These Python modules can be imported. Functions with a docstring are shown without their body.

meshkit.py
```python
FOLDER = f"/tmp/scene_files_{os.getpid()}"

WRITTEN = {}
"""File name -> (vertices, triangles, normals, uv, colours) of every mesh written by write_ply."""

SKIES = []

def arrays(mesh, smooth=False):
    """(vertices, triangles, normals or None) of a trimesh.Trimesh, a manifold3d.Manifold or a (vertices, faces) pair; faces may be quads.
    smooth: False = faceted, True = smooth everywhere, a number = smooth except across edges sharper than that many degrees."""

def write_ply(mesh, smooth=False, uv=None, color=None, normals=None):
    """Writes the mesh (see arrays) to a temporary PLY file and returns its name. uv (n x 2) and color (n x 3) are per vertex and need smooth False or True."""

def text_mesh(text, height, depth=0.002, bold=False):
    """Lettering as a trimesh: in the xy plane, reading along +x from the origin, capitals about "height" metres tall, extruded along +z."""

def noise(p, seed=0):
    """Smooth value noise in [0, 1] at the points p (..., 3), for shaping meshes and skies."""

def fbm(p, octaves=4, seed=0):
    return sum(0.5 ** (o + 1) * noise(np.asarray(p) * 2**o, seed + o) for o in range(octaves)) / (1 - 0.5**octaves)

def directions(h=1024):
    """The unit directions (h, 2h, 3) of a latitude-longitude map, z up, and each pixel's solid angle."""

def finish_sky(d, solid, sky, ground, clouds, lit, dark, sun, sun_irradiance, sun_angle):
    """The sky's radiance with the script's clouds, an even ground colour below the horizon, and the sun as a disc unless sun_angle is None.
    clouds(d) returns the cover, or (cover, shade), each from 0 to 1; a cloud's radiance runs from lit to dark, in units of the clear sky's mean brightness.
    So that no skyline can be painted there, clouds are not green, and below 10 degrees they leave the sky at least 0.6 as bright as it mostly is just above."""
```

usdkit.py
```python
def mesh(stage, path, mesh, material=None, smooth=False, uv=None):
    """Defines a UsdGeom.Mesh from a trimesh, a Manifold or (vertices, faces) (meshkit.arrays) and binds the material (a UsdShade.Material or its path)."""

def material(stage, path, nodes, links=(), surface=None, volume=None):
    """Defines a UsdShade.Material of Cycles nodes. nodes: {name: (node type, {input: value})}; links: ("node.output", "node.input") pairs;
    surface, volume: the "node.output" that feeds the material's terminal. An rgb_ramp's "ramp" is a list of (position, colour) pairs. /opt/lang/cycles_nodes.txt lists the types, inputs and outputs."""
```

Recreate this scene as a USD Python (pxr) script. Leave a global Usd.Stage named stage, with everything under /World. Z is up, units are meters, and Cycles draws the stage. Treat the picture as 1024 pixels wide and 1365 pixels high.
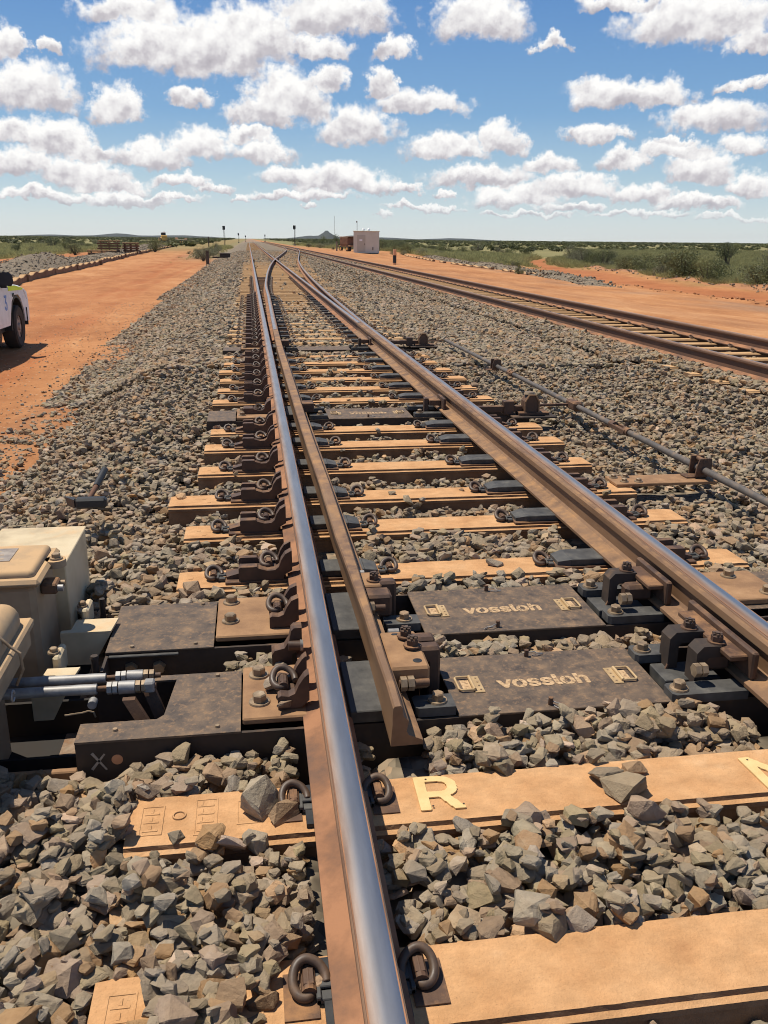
import math, random
import numpy as np
import trimesh
from shapely.geometry import Polygon
from scipy.spatial import ConvexHull
import manifold3d
import usdkit, meshkit
from pxr import Usd, UsdGeom, UsdLux, UsdShade, Sdf, Gf, Vt

random.seed(7)
RNG = np.random.default_rng(7)
stage = Usd.Stage.CreateInMemory()
UsdGeom.SetStageUpAxis(stage, 'Z'); UsdGeom.SetStageMetersPerUnit(stage, 1.0)
UsdGeom.Xform.Define(stage, '/World'); UsdGeom.Scope.Define(stage, '/World/Looks')
stage.SetDefaultPrim(stage.GetPrimAtPath('/World'))

# ------------------------------------------------------------------ camera
CAM_X, CAM_Z = -0.1817, 1.4568
YAW, PITCH, ROLL, FPX = 0.15065, 0.30318, 0.01007, 1160.0 / 1024.0
def camera_basis():
    f = np.array([math.sin(YAW)*math.cos(PITCH), math.cos(YAW)*math.cos(PITCH), -math.sin(PITCH)])
    r0 = np.array([math.cos(YAW), -math.sin(YAW), 0.0]); u0 = np.cross(r0, f)
    c, s = math.cos(ROLL), math.sin(ROLL)
    return c*r0 + s*u0, -s*r0 + c*u0, f
CR, CU, CF = camera_basis()
cam = UsdGeom.Camera.Define(stage, '/World/camera')
cam.AddTransformOp().Set(Gf.Matrix4d(*CR, 0, *CU, 0, *(-CF), 0, CAM_X, 0.0, CAM_Z, 1))
cam.CreateHorizontalApertureAttr(24.0); cam.CreateVerticalApertureAttr(32.0)
cam.CreateFocalLengthAttr(24.0 * FPX)
cam.CreateClippingRangeAttr(Gf.Vec2f(0.05, 60000.0))
cam.CreateExposureAttr(0.08)

# ------------------------------------------------------------------ sun and sky
SUN = np.array([-0.34, 0.25, 0.905]); SUN /= np.linalg.norm(SUN)
SKY_STRENGTH, SUN_STRENGTH = 0.078, 1.25
sun = UsdLux.DistantLight.Define(stage, '/World/sun')
zx = SUN; xx = np.cross([0, 1, 0], zx); xx /= np.linalg.norm(xx); yx = np.cross(zx, xx)
sun.AddTransformOp().Set(Gf.Matrix4d(*xx, 0, *yx, 0, *zx, 0, 0, 0, 200, 1))
sun.CreateNormalizeAttr(True); sun.CreateIntensityAttr(SUN_STRENGTH); sun.CreateAngleAttr(0.53)
sun.CreateColorAttr(Gf.Vec3f(1.0, 0.93, 0.81))

# cloud banks: azimuth, elevation, half width, half height (degrees); cumulus with flat bases
CLOUDS = [(-3.34, 9.95, 6.05, 2.32), (-5.93, 11.85, 3.39, 1.06), (0.34, 10.67, 3.39, 2.42), (5.18, 12.12, 4.11, 1.94), (4.28, 10.59, 2.42, 0.97), (9.16, 10.55, 1.36, 0.87), (13.96, 11.98, 3.15, 2.03), (18.14, 10.79, 1.16, 0.68), (21.99, 12.69, 2.9, 0.68), (26.57, 11.39, 5.08, 2.03), (29.43, 10.34, 1.94, 0.87), (-12.87, 9.75, 0.87, 1.45), (-11.0, 9.85, 0.97, 0.73), (-11.95, 7.6, 3.0, 1.84), (-12.96, 5.44, 1.94, 1.06), (-7.34, 7.06, 1.74, 1.45), (-3.25, 7.82, 1.45, 0.77), (2.68, 7.8, 3.0, 2.03), (1.09, 6.95, 2.42, 1.21), (5.15, 8.85, 1.45, 1.06), (8.29, 8.7, 1.06, 1.26), (10.55, 7.63, 3.29, 1.06), (6.49, 6.24, 2.9, 1.55), (21.78, 8.01, 3.0, 1.16), (24.51, 8.01, 2.42, 1.06), (28.92, 8.27, 1.55, 0.48), (21.09, 6.02, 2.13, 0.68), (27.53, 6.6, 3.29, 1.26), (29.31, 5.15, 1.74, 0.87), (-10.6, 5.15, 2.42, 1.65), (-12.75, 3.79, 2.52, 1.16), (-9.53, 3.37, 3.0, 1.26), (-7.3, 2.06, 2.9, 0.58), (-2.75, 5.21, 2.42, 1.36), (-5.62, 4.51, 2.66, 1.06), (1.03, 4.89, 2.32, 1.16), (-3.96, 3.18, 1.94, 0.68), (-1.98, 2.71, 1.26, 0.48), (-0.29, 2.18, 0.63, 0.48), (2.81, 3.65, 2.66, 0.77), (6.02, 3.27, 3.63, 1.26), (9.73, 3.09, 1.26, 0.58), (11.98, 5.24, 2.9, 1.06), (15.36, 5.66, 1.74, 1.26), (14.32, 3.63, 3.87, 0.97), (18.13, 4.31, 1.84, 0.97), (12.05, 2.67, 0.68, 0.39), (16.66, 2.48, 3.49, 0.97), (20.22, 3.12, 2.9, 1.06), (22.73, 4.57, 2.13, 0.87), (25.66, 4.94, 2.42, 0.87), (27.24, 3.82, 2.23, 1.26), (24.2, 2.61, 2.18, 0.87), (29.97, 3.06, 1.74, 0.97), (27.23, 2.06, 2.9, 0.58), (19.86, 1.92, 2.42, 0.39), (3.79, 2.02, 0.58, 0.29), (8.59, 1.41, 0.68, 0.39), (28.04, 1.47, 0.68, 0.24), (-7.89, 2.8, 2.9, 0.68), (-11.71, 2.13, 3.87, 0.48), (-5.34, 2.18, 2.9, 0.34), (3.24, 2.49, 3.87, 0.44), (10.68, 2.0, 2.9, 0.29), (17.17, 1.52, 3.39, 0.24), (23.87, 1.55, 3.39, 0.29), (29.38, 1.35, 2.42, 0.24), (-9.0, 4.61, 2.18, 0.73), (0.16, 5.91, 1.94, 0.58), (25.6, 5.55, 1.45, 0.39)]
def make_sky():
    N, L = {}, []
    N['tc'] = ('texture_coordinate', {})
    N['sky'] = ('sky_texture', {'sky_type': 'single_scattering', 'sun_disc': False,
        'sun_elevation': math.asin(SUN[2]), 'sun_rotation': math.atan2(SUN[0], SUN[1]),
        'altitude': 100.0, 'air_density': 1.0, 'aerosol_density': 0.25, 'ozone_density': 2.0})
    N['sep'] = ('separate_xyz', {}); L.append(('tc.generated', 'sep.vector'))
    def m(name, op, a, b=None, c=None, clamp=False):
        d = {'math_type': op}
        if clamp: d['use_clamp'] = True
        for k, v in (('value1', a), ('value2', b), ('value3', c)):
            if v is None: continue
            if isinstance(v, str): L.append((v, f'{name}.{k}'))
            else: d[k] = v
        N[name] = ('math', d); return name + '.value'
    az = m('az', 'arctan2', 'sep.x', 'sep.y')
    el = m('el', 'arcsine', 'sep.z')
    azd = m('azd', 'degrees', az); eld = m('eld', 'degrees', el)
    N['p'] = ('combine_xyz', {}); L += [(azd, 'p.x'), (eld, 'p.y')]
    # billowing edges: warp the position with noise at two sizes
    N['n1'] = ('noise_texture', {'scale': 0.55, 'detail': 7.0, 'roughness': 0.63}); L.append(('p.vector', 'n1.vector'))
    N['wsub'] = ('vector_math', {'math_type': 'subtract', 'vector2': (0.5, 0.5, 0.5)}); L.append(('n1.color', 'wsub.vector1'))
    N['wmul'] = ('vector_math', {'math_type': 'multiply', 'vector2': (3.9, 2.2, 0.0)}); L.append(('wsub.vector', 'wmul.vector1'))
    N['q'] = ('vector_math', {'math_type': 'add'}); L += [('p.vector', 'q.vector1'), ('wmul.vector', 'q.vector2')]
    N['vor'] = ('noise_texture', {'scale': 1.9, 'detail': 5.0, 'roughness': 0.52}); L.append(('p.vector', 'vor.vector'))
    cover = shade = weight = None
    for i, (ca, ce, hw, hh) in enumerate(CLOUDS):
        N[f'b{i}'] = ('mapping', {'mapping_type': 'texture', 'location': (ca, ce, 0), 'scale': (hw, hh, 1)}); L.append(('q.vector', f'b{i}.vector'))
        N[f'l{i}'] = ('vector_math', {'math_type': 'length'}); L.append((f'b{i}.vector', f'l{i}.vector1'))
        N[f's{i}'] = ('separate_xyz', {}); L.append((f'b{i}.vector', f's{i}.vector'))
        d = m(f'd{i}', 'subtract', 1.0, f'l{i}.value')
        fl = m(f'f{i}', 'multiply_add', f's{i}.y', 1.6, 0.80)
        d = m(f'e{i}', 'minimum', d, fl)
        cover = d if cover is None else m(f'c{i}', 'maximum', cover, d)
        w = m(f'w{i}', 'maximum', d, 0.0)
        ws = m(f'x{i}', 'multiply', w, f's{i}.y')
        weight = w if weight is None else m(f'wa{i}', 'add', weight, w)
        shade = ws if shade is None else m(f'sa{i}', 'add', shade, ws)
    # the same kind of cloud everywhere else in the sky
    N['ab'] = ('vector_math', {'math_type': 'absolute'}); L.append(('tc.generated', 'ab.vector1'))
    zz = m('zz', 'add', m('zm', 'maximum', 'sep.z', 0.0), 0.12)
    N['pl'] = ('combine_xyz', {}); L += [(m('plx', 'divide', 'sep.x', zz), 'pl.x'), (m('ply', 'divide', 'sep.y', zz), 'pl.y')]
    N['gn'] = ('noise_texture', {'scale': 1.1, 'detail': 7.0, 'roughness': 0.58}); L.append(('pl.vector', 'gn.vector'))
    gd = m('gd', 'multiply_add', 'gn.fac', 5.0, -2.95)
    # keep clear of the banks listed above (they fill azimuth -20..40, elevation 0..15)
    a1 = m('a1', 'absolute', m('a0', 'subtract', azd, 9.0))
    out = m('out', 'maximum', m('o1', 'multiply_add', a1, 0.2, -5.6), m('o2', 'multiply_add', eld, 0.3, -4.6), clamp=False)
    out = m('outc', 'minimum', m('out0', 'maximum', out, -1.0), 1.0)
    lowcut = m('lc', 'multiply_add', eld, 0.5, -0.5)
    gd = m('gd2', 'minimum', m('gd1', 'minimum', gd, out), lowcut)
    detail = m('det', 'multiply_add', 'vor.fac', 0.62, -0.30)
    cov = m('cov', 'add', m('covm', 'maximum', cover, gd), detail)
    N['alpha'] = ('map_range', {'range_type': 'smoothstep', 'from_min': -0.04, 'from_max': 0.36, 'clamp': True}); L.append((cov, 'alpha.value'))
    # brightness: white tops, lilac-grey flat bases, noise relief lit from the upper left
    hgt = m('hgt', 'divide', m('sadd', 'multiply_add', shade, 1.0, m('gdm', 'multiply', m('gdp', 'maximum', gd, 0.0), 0.25)), m('wmax', 'maximum', m('wadd', 'add', weight, m('gdw', 'maximum', gd, 0.0)), 0.02))
    N['p2'] = ('vector_math', {'math_type': 'add', 'vector2': (-0.25, 0.38, 0.0)}); L.append(('p.vector', 'p2.vector1'))
    N['n2'] = ('noise_texture', {'scale': 0.75, 'detail': 4.0, 'roughness': 0.55}); L.append(('p2.vector', 'n2.vector'))
    N['n3'] = ('noise_texture', {'scale': 0.75, 'detail': 4.0, 'roughness': 0.55}); L.append(('p.vector', 'n3.vector'))
    rel = m('rel', 'multiply', m('rels', 'subtract', 'n3.fac', 'n2.fac'), 1.5)
    thick = m('thick', 'multiply', m('cmin', 'minimum', cov, 0.8), -0.16)
    lit = m('lit', 'add', m('lit1', 'multiply_add', hgt, 0.85, 0.66), m('lit2', 'add', rel, thick), clamp=True)
    N['ramp'] = ('rgb_ramp', {'ramp': [(0.0, (0.52, 0.49, 0.54)), (0.35, (0.68, 0.65, 0.69)), (0.62, (0.93, 0.91, 0.92)), (1.0, (1.16, 1.15, 1.13))]}); L.append((lit, 'ramp.fac'))
    N['cl'] = ('vector_math', {'math_type': 'scale', 'scale': 10.6}); L.append(('ramp.color', 'cl.vector1'))
    # low clouds far away fade towards the horizon haze
    N['fade'] = ('map_range', {'range_type': 'smoothstep', 'from_min': 0.2, 'from_max': 2.6, 'to_min': 0.2, 'to_max': 1.0, 'clamp': True}); L.append((eld, 'fade.value'))
    am = m('am', 'multiply', 'alpha.result', 'fade.result')
    # clear tropical air: deeper blue overhead, pale blue low down
    N['er'] = ('map_range', {'from_min': 0.0, 'from_max': 60.0, 'clamp': True}); L.append((eld, 'er.value'))
    N['air'] = ('rgb_ramp', {'ramp': [(0.0, (9.6, 10.4, 10.6)), (0.03, (7.6, 9.2, 10.2)), (0.06, (5.4, 7.7, 9.6)), (0.12, (2.5, 5.1, 8.7)), (0.22, (1.30, 3.5, 7.8)), (0.5, (0.65, 1.9, 4.9)), (1.0, (0.42, 1.25, 3.5))]}); L.append(('er.result', 'air.fac'))
    N['hs'] = ('mix', {'mix_type': 'mix', 'fac': 0.72}); L += [('sky.color', 'hs.color1'), ('air.color', 'hs.color2')]
    N['mix'] = ('mix', {'mix_type': 'mix'}); L += [(am, 'mix.fac'), ('hs.color', 'mix.color1'), ('cl.vector', 'mix.color2')]
    N['bg'] = ('background_shader', {'strength': SKY_STRENGTH}); L.append(('mix.color', 'bg.color'))
    return usdkit.material(stage, '/World/Looks/sky_with_clouds', N, L, surface='bg.background')
dome = UsdLux.DomeLight.Define(stage, '/World/sky')
UsdShade.MaterialBindingAPI.Apply(dome.GetPrim()).Bind(make_sky())
dome.GetPrim().SetCustomDataByKey('label', 'blue midday sky with rows of white flat-based cumulus')
dome.GetPrim().SetCustomDataByKey('kind', 'structure')

# ------------------------------------------------------------------ helpers
USED = {}
def unique(parent, name):
    n = USED.get((parent, name), 0); USED[(parent, name)] = n + 1
    return f'{parent}/{name}' if n == 0 else f'{parent}/{name}_{n:03d}'
def keys(prim, **kw):
    for k, v in kw.items():
        if v: prim.SetCustomDataByKey(k, v)
def thing(name, label, cat, loc=(0, 0, 0), rotz=0.0, group=None, kind=None):
    p = unique('/World', name); x = UsdGeom.Xform.Define(stage, p)
    x.AddTranslateOp().Set(Gf.Vec3d(*map(float, loc))); x.AddRotateZOp().Set(float(rotz))
    keys(x.GetPrim(), label=label, category=cat, group=group, kind=kind)
    return p
def part(parent, name, mesh, mat, smooth=False, label=None, kind=None):
    if isinstance(mesh, MB): mesh = mesh.mesh()
    p = unique(parent, name)
    m = usdkit.mesh(stage, p, mesh, MAT[mat], smooth)
    keys(m.GetPrim(), label=label, kind=kind)
    return p
def single(name, mesh, mat, label, cat=None, group=None, kind=None, smooth=False):
    p = part('/World', name, mesh, mat, smooth)
    keys(stage.GetPrimAtPath(p), label=label, category=cat, group=group, kind=kind)
    return p
def primvar(path, name, values):
    g = UsdGeom.Mesh.Get(stage, path)
    UsdGeom.PrimvarsAPI(g).CreatePrimvar(name, Sdf.ValueTypeNames.FloatArray, 'vertex').Set(Vt.FloatArray.FromNumpy(np.asarray(values, np.float32)))
def copy_of(src, label=None, loc=(0, 0, 0), rotz=0.0, group=None, scale=None, name=None):
    was = stage.GetPrimAtPath(src)
    base = name or src.split('/')[-1]
    if base[-4:-3] == '_' and base[-3:].isdigit(): base = base[:-4]
    p = unique('/World', base); x = UsdGeom.Xform.Define(stage, p)
    x.GetPrim().GetReferences().AddInternalReference(src); x.GetPrim().SetInstanceable(True)
    x.ClearXformOpOrder()
    x.AddTranslateOp().Set(Gf.Vec3d(*map(float, loc))); x.AddRotateZOp().Set(float(rotz))
    if scale is not None:
        x.AddScaleOp().Set(Gf.Vec3f(*([scale]*3 if np.ndim(scale) == 0 else scale)))
    keys(x.GetPrim(), label=label or was.GetCustomDataByKey('label'), category=was.GetCustomDataByKey('category'), group=group or was.GetCustomDataByKey('group'))
    return p

class MB:
    """collects shapes into one mesh"""
    def __init__(s): s.V, s.F, s.n = [], [], 0
    def add(s, v, f):
        v = np.asarray(v, float); f = np.asarray(f, int)
        if f.shape[1] == 4: f = np.vstack([f[:, [0, 1, 2]], f[:, [0, 2, 3]]])
        s.V.append(v); s.F.append(f + s.n); s.n += len(v); return s
    def mesh(s): return np.vstack(s.V), np.vstack(s.F)
    def join(s, other, off=(0, 0, 0)):
        v, f = other.mesh() if isinstance(other, MB) else other
        return s.add(np.asarray(v) + np.asarray(off), f)
    def box(s, x0, x1, y0, y1, z0, z1, ch=0.0):
        if ch <= 0:
            v = [(x, y, z) for x in (x0, x1) for y in (y0, y1) for z in (z0, z1)]
            f = [(0, 1, 3, 2), (4, 6, 7, 5), (0, 4, 5, 1), (2, 3, 7, 6), (0, 2, 6, 4), (1, 5, 7, 3)]
            return s.add(v, f)
        pts = []
        for sx, x in ((1, x0), (-1, x1)):
            for sy, y in ((1, y0), (-1, y1)):
                for sz, z in ((1, z0), (-1, z1)):
                    pts += [(x, y + sy*ch, z + sz*ch), (x + sx*ch, y, z + sz*ch), (x + sx*ch, y + sy*ch, z)]
        return s.hull(pts)
    def hull(s, pts):
        return s.add(*hull_mesh(pts))
    def tube(s, path, r, n=10, caps=True, smooth_path=0):
        p = np.asarray(path, float)
        if smooth_path: p = catmull(p, smooth_path)
        return s.add(*tube_mesh(p, r, n, caps))
    def prism(s, poly, axis, a0, a1):
        """polygon extruded along an axis ('y': poly is x,z; 'x': poly is y,z; 'z': poly is x,y)"""
        pg = Polygon(poly)
        m = trimesh.creation.extrude_polygon(pg, a1 - a0, engine='earcut')
        v = np.array(m.vertices); f = np.array(m.faces)
        if axis == 'z': v[:, 2] += a0
        elif axis == 'y': v = np.stack([v[:, 0], v[:, 2] + a0, v[:, 1]], 1); f = f[:, ::-1]
        else: v = np.stack([v[:, 2] + a0, v[:, 0], v[:, 1]], 1)
        return s.add(v, f)
    def cyl(s, p0, p1, r0, r1=None, n=14):
        r1 = r0 if r1 is None else r1
        return s.add(*tube_mesh(np.array([p0, p1], float), np.array([r0, r1]), n, True))
def hull_mesh(pts):
    pts = np.asarray(pts, float)
    h = ConvexHull(pts, qhull_options='QJ')
    idx = h.vertices; mp = -np.ones(len(pts), int); mp[idx] = np.arange(len(idx))
    v = pts[idx]; f = mp[h.simplices]
    c = v.mean(0); n = np.cross(v[f[:, 1]] - v[f[:, 0]], v[f[:, 2]] - v[f[:, 0]])
    flip = (n * (v[f[:, 0]] - c)).sum(1) < 0
    f[flip] = f[flip][:, ::-1]
    return v, f
def catmull(p, k):
    p = np.asarray(p, float); q = np.vstack([2*p[0] - p[1], p, 2*p[-1] - p[-2]]); out = []
    for i in range(1, len(q) - 2):
        for t in np.arange(k) / k:
            a, b, c, d = q[i-1], q[i], q[i+1], q[i+2]
            out.append(0.5*(2*b + (c - a)*t + (2*a - 5*b + 4*c - d)*t*t + (3*b - a - 3*c + d)*t**3))
    out.append(p[-1]); return np.array(out)
def tube_mesh(p, r, n, caps):
    r = np.broadcast_to(np.asarray(r, float), (len(p),))
    t = np.gradient(p, axis=0) if len(p) > 2 else np.array([p[1] - p[0]]*2)
    t /= np.linalg.norm(t, axis=1, keepdims=True)
    a = np.array([0, 0, 1.0]) if abs(t[0, 2]) < 0.9 else np.array([1.0, 0, 0])
    u = np.cross(t[0], a); u /= np.linalg.norm(u)
    ang = np.arange(n) * 2*np.pi/n; rings = []
    for i in range(len(p)):
        u = u - t[i]*(u @ t[i]); u /= np.linalg.norm(u); w = np.cross(t[i], u)
        rings.append(p[i] + r[i]*(np.cos(ang)[:, None]*u + np.sin(ang)[:, None]*w))
    v = np.vstack(rings); f = []
    for i in range(len(p) - 1):
        for k in range(n):
            a0, b0 = i*n + k, i*n + (k+1) % n
            f += [(a0, b0, b0 + n), (a0, b0 + n, a0 + n)]
    if caps:
        c0, c1 = len(v), len(v) + 1; v = np.vstack([v, p[0], p[-1]]); e = (len(p) - 1)*n
        for k in range(n):
            f += [(c0, (k+1) % n, k), (c1, e + k, e + (k+1) % n)]
    return v, np.array(f)
def loft(sections):
    """closed sections (m, k, 3), all with the same number of points, capped by fans"""
    S = np.asarray(sections, float); m, k, _ = S.shape
    v = S.reshape(-1, 3); f = []
    for i in range(m - 1):
        for j in range(k):
            a, b = i*k + j, i*k + (j+1) % k
            f += [(a, a + k, b + k), (a, b + k, b)]
    for row, flip in ((0, False), (m - 1, True)):
        q = S[row]; d = q.max(0) - q.min(0); ax = [i for i in range(3) if i != int(np.argmin(d))]
        tri = earcut(q[:, ax]) + row*k
        nrm = np.cross(v[tri[0, 1]] - v[tri[0, 0]], v[tri[0, 2]] - v[tri[0, 0]])
        out = (S[0].mean(0) - S[1].mean(0)) if row == 0 else (S[-1].mean(0) - S[-2].mean(0))
        f += [tuple(x) if nrm @ out > 0 else tuple(x[::-1]) for x in tri]
    return v, np.array(f)
def earcut(p):
    vv, ff = trimesh.creation.triangulate_polygon(Polygon(p), engine='earcut')
    near = [int(np.argmin(((np.asarray(p) - a)**2).sum(1))) for a in vv]
    return np.array([[near[i] for i in t] for t in ff])
def hexbolt(mb, x, y, z, r=0.022, h=0.022, washer=True, rot=0.3):
    if washer:
        mb.cyl((x, y, z), (x, y, z + 0.006), r*1.55, r*1.45, 18); z += 0.006
    a = rot + np.arange(6)*np.pi/3
    bot = np.stack([x + r*np.cos(a), y + r*np.sin(a), np.full(6, z)], 1)
    mid = bot + (0, 0, h*0.85); top = np.stack([x + r*.82*np.cos(a), y + r*.82*np.sin(a), np.full(6, z + h)], 1)
    mb.hull(np.vstack([bot, mid, top])); return mb

# ------------------------------------------------------------------ materials
MAT = {}
def surf(name, stops, scale=6.0, detail=6.0, rough=(0.6, 0.85), bump=0.0, bump_scale=60.0, bump_dist=0.004, metallic=0.0, dust=None, dust_amount=0.7,
         dust_scale=9.0, coord='geometry', spec=0.4, random_value=0.0, streak=None, settled=None):
    """mottled colour from noise through a ramp, with roughness and relief; 'dust' is a colour settled on upward faces in patches"""
    N, L = {}, []
    if coord == 'geometry': N['co'] = ('geometry', {}); P = 'co.position'
    else: N['co'] = ('texture_coordinate', {}); P = 'co.object'
    if streak:
        N['map'] = ('mapping', {'scale': streak}); L.append((P, 'map.vector')); P2 = 'map.vector'
    else: P2 = P
    N['n'] = ('noise_texture', {'scale': scale, 'detail': detail, 'roughness': 0.62}); L.append((P2, 'n.vector'))
    N['r'] = ('rgb_ramp', {'ramp': stops}); L.append(('n.fac', 'r.fac'))
    col = 'r.color'
    if random_value:
        N['oi'] = ('object_info', {})
        N['rv'] = ('map_range', {'to_min': 1 - random_value, 'to_max': 1 + random_value}); L.append(('oi.random', 'rv.value'))
        N['rh'] = ('hsv', {}); L += [('rv.result', 'rh.value'), (col, 'rh.color')]; col = 'rh.color'
    if dust:
        N['g'] = ('geometry', {}); N['gz'] = ('separate_xyz', {}); L.append(('g.normal', 'gz.vector'))
        N['gm'] = ('map_range', {'from_min': 0.25, 'from_max': 0.9, 'clamp': True}); L.append(('gz.z', 'gm.value'))
        N['dn'] = ('noise_texture', {'scale': dust_scale, 'detail': 7.0, 'roughness': 0.65}); L.append((P, 'dn.vector'))
        N['dm'] = ('map_range', {'from_min': 0.62 - 0.35*dust_amount, 'from_max': 0.78 - 0.25*dust_amount, 'to_max': min(1.0, dust_amount + 0.2), 'clamp': True}); L.append(('dn.fac', 'dm.value'))
        N['df'] = ('math', {'math_type': 'multiply'}); L += [('gm.result', 'df.value1'), ('dm.result', 'df.value2')]
        N['dx'] = ('mix', {'mix_type': 'mix', 'color2': dust}); L += [('df.value', 'dx.fac'), (col, 'dx.color1')]; col = 'dx.color'
    if settled:      # orange dust on upward faces; the dark base left on sides paints shade
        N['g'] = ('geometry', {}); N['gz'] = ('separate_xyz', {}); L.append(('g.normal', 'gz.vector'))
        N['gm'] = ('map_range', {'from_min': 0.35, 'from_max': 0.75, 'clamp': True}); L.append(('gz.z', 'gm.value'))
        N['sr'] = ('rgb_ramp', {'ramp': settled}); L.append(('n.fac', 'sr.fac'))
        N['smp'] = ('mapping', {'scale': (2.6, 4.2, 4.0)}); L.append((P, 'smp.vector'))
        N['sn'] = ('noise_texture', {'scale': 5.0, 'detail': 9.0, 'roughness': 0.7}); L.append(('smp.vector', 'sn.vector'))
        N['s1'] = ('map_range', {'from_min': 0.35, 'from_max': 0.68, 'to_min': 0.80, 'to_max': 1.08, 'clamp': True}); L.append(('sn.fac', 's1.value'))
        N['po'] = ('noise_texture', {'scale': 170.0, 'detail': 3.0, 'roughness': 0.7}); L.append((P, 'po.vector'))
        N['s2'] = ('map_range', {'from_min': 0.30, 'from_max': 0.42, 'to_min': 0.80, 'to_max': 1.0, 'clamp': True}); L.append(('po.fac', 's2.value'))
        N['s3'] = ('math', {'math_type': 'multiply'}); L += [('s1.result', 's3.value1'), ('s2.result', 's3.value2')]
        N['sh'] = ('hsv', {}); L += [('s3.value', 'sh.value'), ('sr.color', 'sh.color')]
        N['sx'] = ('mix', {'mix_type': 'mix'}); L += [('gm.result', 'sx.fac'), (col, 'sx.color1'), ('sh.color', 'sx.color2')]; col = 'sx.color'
    N['p'] = ('principled_bsdf', {'metallic': metallic, 'specular_ior_level': spec}); L.append((col, 'p.base_color'))
    N['rm'] = ('map_range', {'to_min': rough[0], 'to_max': rough[1], 'from_min': 0.3, 'from_max': 0.7, 'clamp': True}); L.append(('n.fac', 'rm.value'))
    rg = 'rm.result'
    if dust:
        N['rd'] = ('math', {'math_type': 'multiply_add', 'value2': 0.5, 'use_clamp': True}); L += [('df.value', 'rd.value1'), (rg, 'rd.value3')]; rg = 'rd.value'
    L.append((rg, 'p.roughness'))
    if bump:
        N['bn'] = ('noise_texture', {'scale': bump_scale, 'detail': 5.0, 'roughness': 0.6}); L.append((P, 'bn.vector'))
        N['b'] = ('bump', {'strength': bump, 'distance': bump_dist}); L += [('bn.fac', 'b.height'), ('b.normal', 'p.normal')]
    MAT[name] = usdkit.material(stage, '/World/Looks/' + name, N, L, surface='p.BSDF')
    return MAT[name]
DUST = (0.46, 0.235, 0.10)
surf('concrete', [(0.25, (0.13, 0.070, 0.038)), (0.5, (0.20, 0.115, 0.062)), (0.75, (0.30, 0.18, 0.10))], scale=6.0, detail=8.0, rough=(0.85, 0.95), bump=0.7, bump_scale=130.0, bump_dist=0.004, spec=0.2, random_value=0.10, settled=[(0.22, (0.42, 0.205, 0.086)), (0.42, (0.545, 0.292, 0.130)), (0.60, (0.605, 0.343, 0.163)), (0.80, (0.665, 0.43, 0.24))])  # dark base paints shade onto sleeper sides; tops carry the orange dust
surf('concrete_far', [(0.3, (0.15, 0.085, 0.045)), (0.7, (0.25, 0.15, 0.085))], scale=2.0, rough=(0.9, 0.95), spec=0.2, random_value=0.12, settled=[(0.25, (0.46, 0.26, 0.115)), (0.75, (0.60, 0.385, 0.20))])  # far sleepers: sides likewise darkened in colour as painted shade
surf('rust_steel', [(0.25, (0.065, 0.034, 0.020)), (0.5, (0.105, 0.055, 0.031)), (0.75, (0.155, 0.082, 0.045))], scale=11.0, rough=(0.55, 0.8), bump=0.35, bump_scale=140.0, bump_dist=0.002, dust=DUST, dust_amount=0.45)
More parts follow.
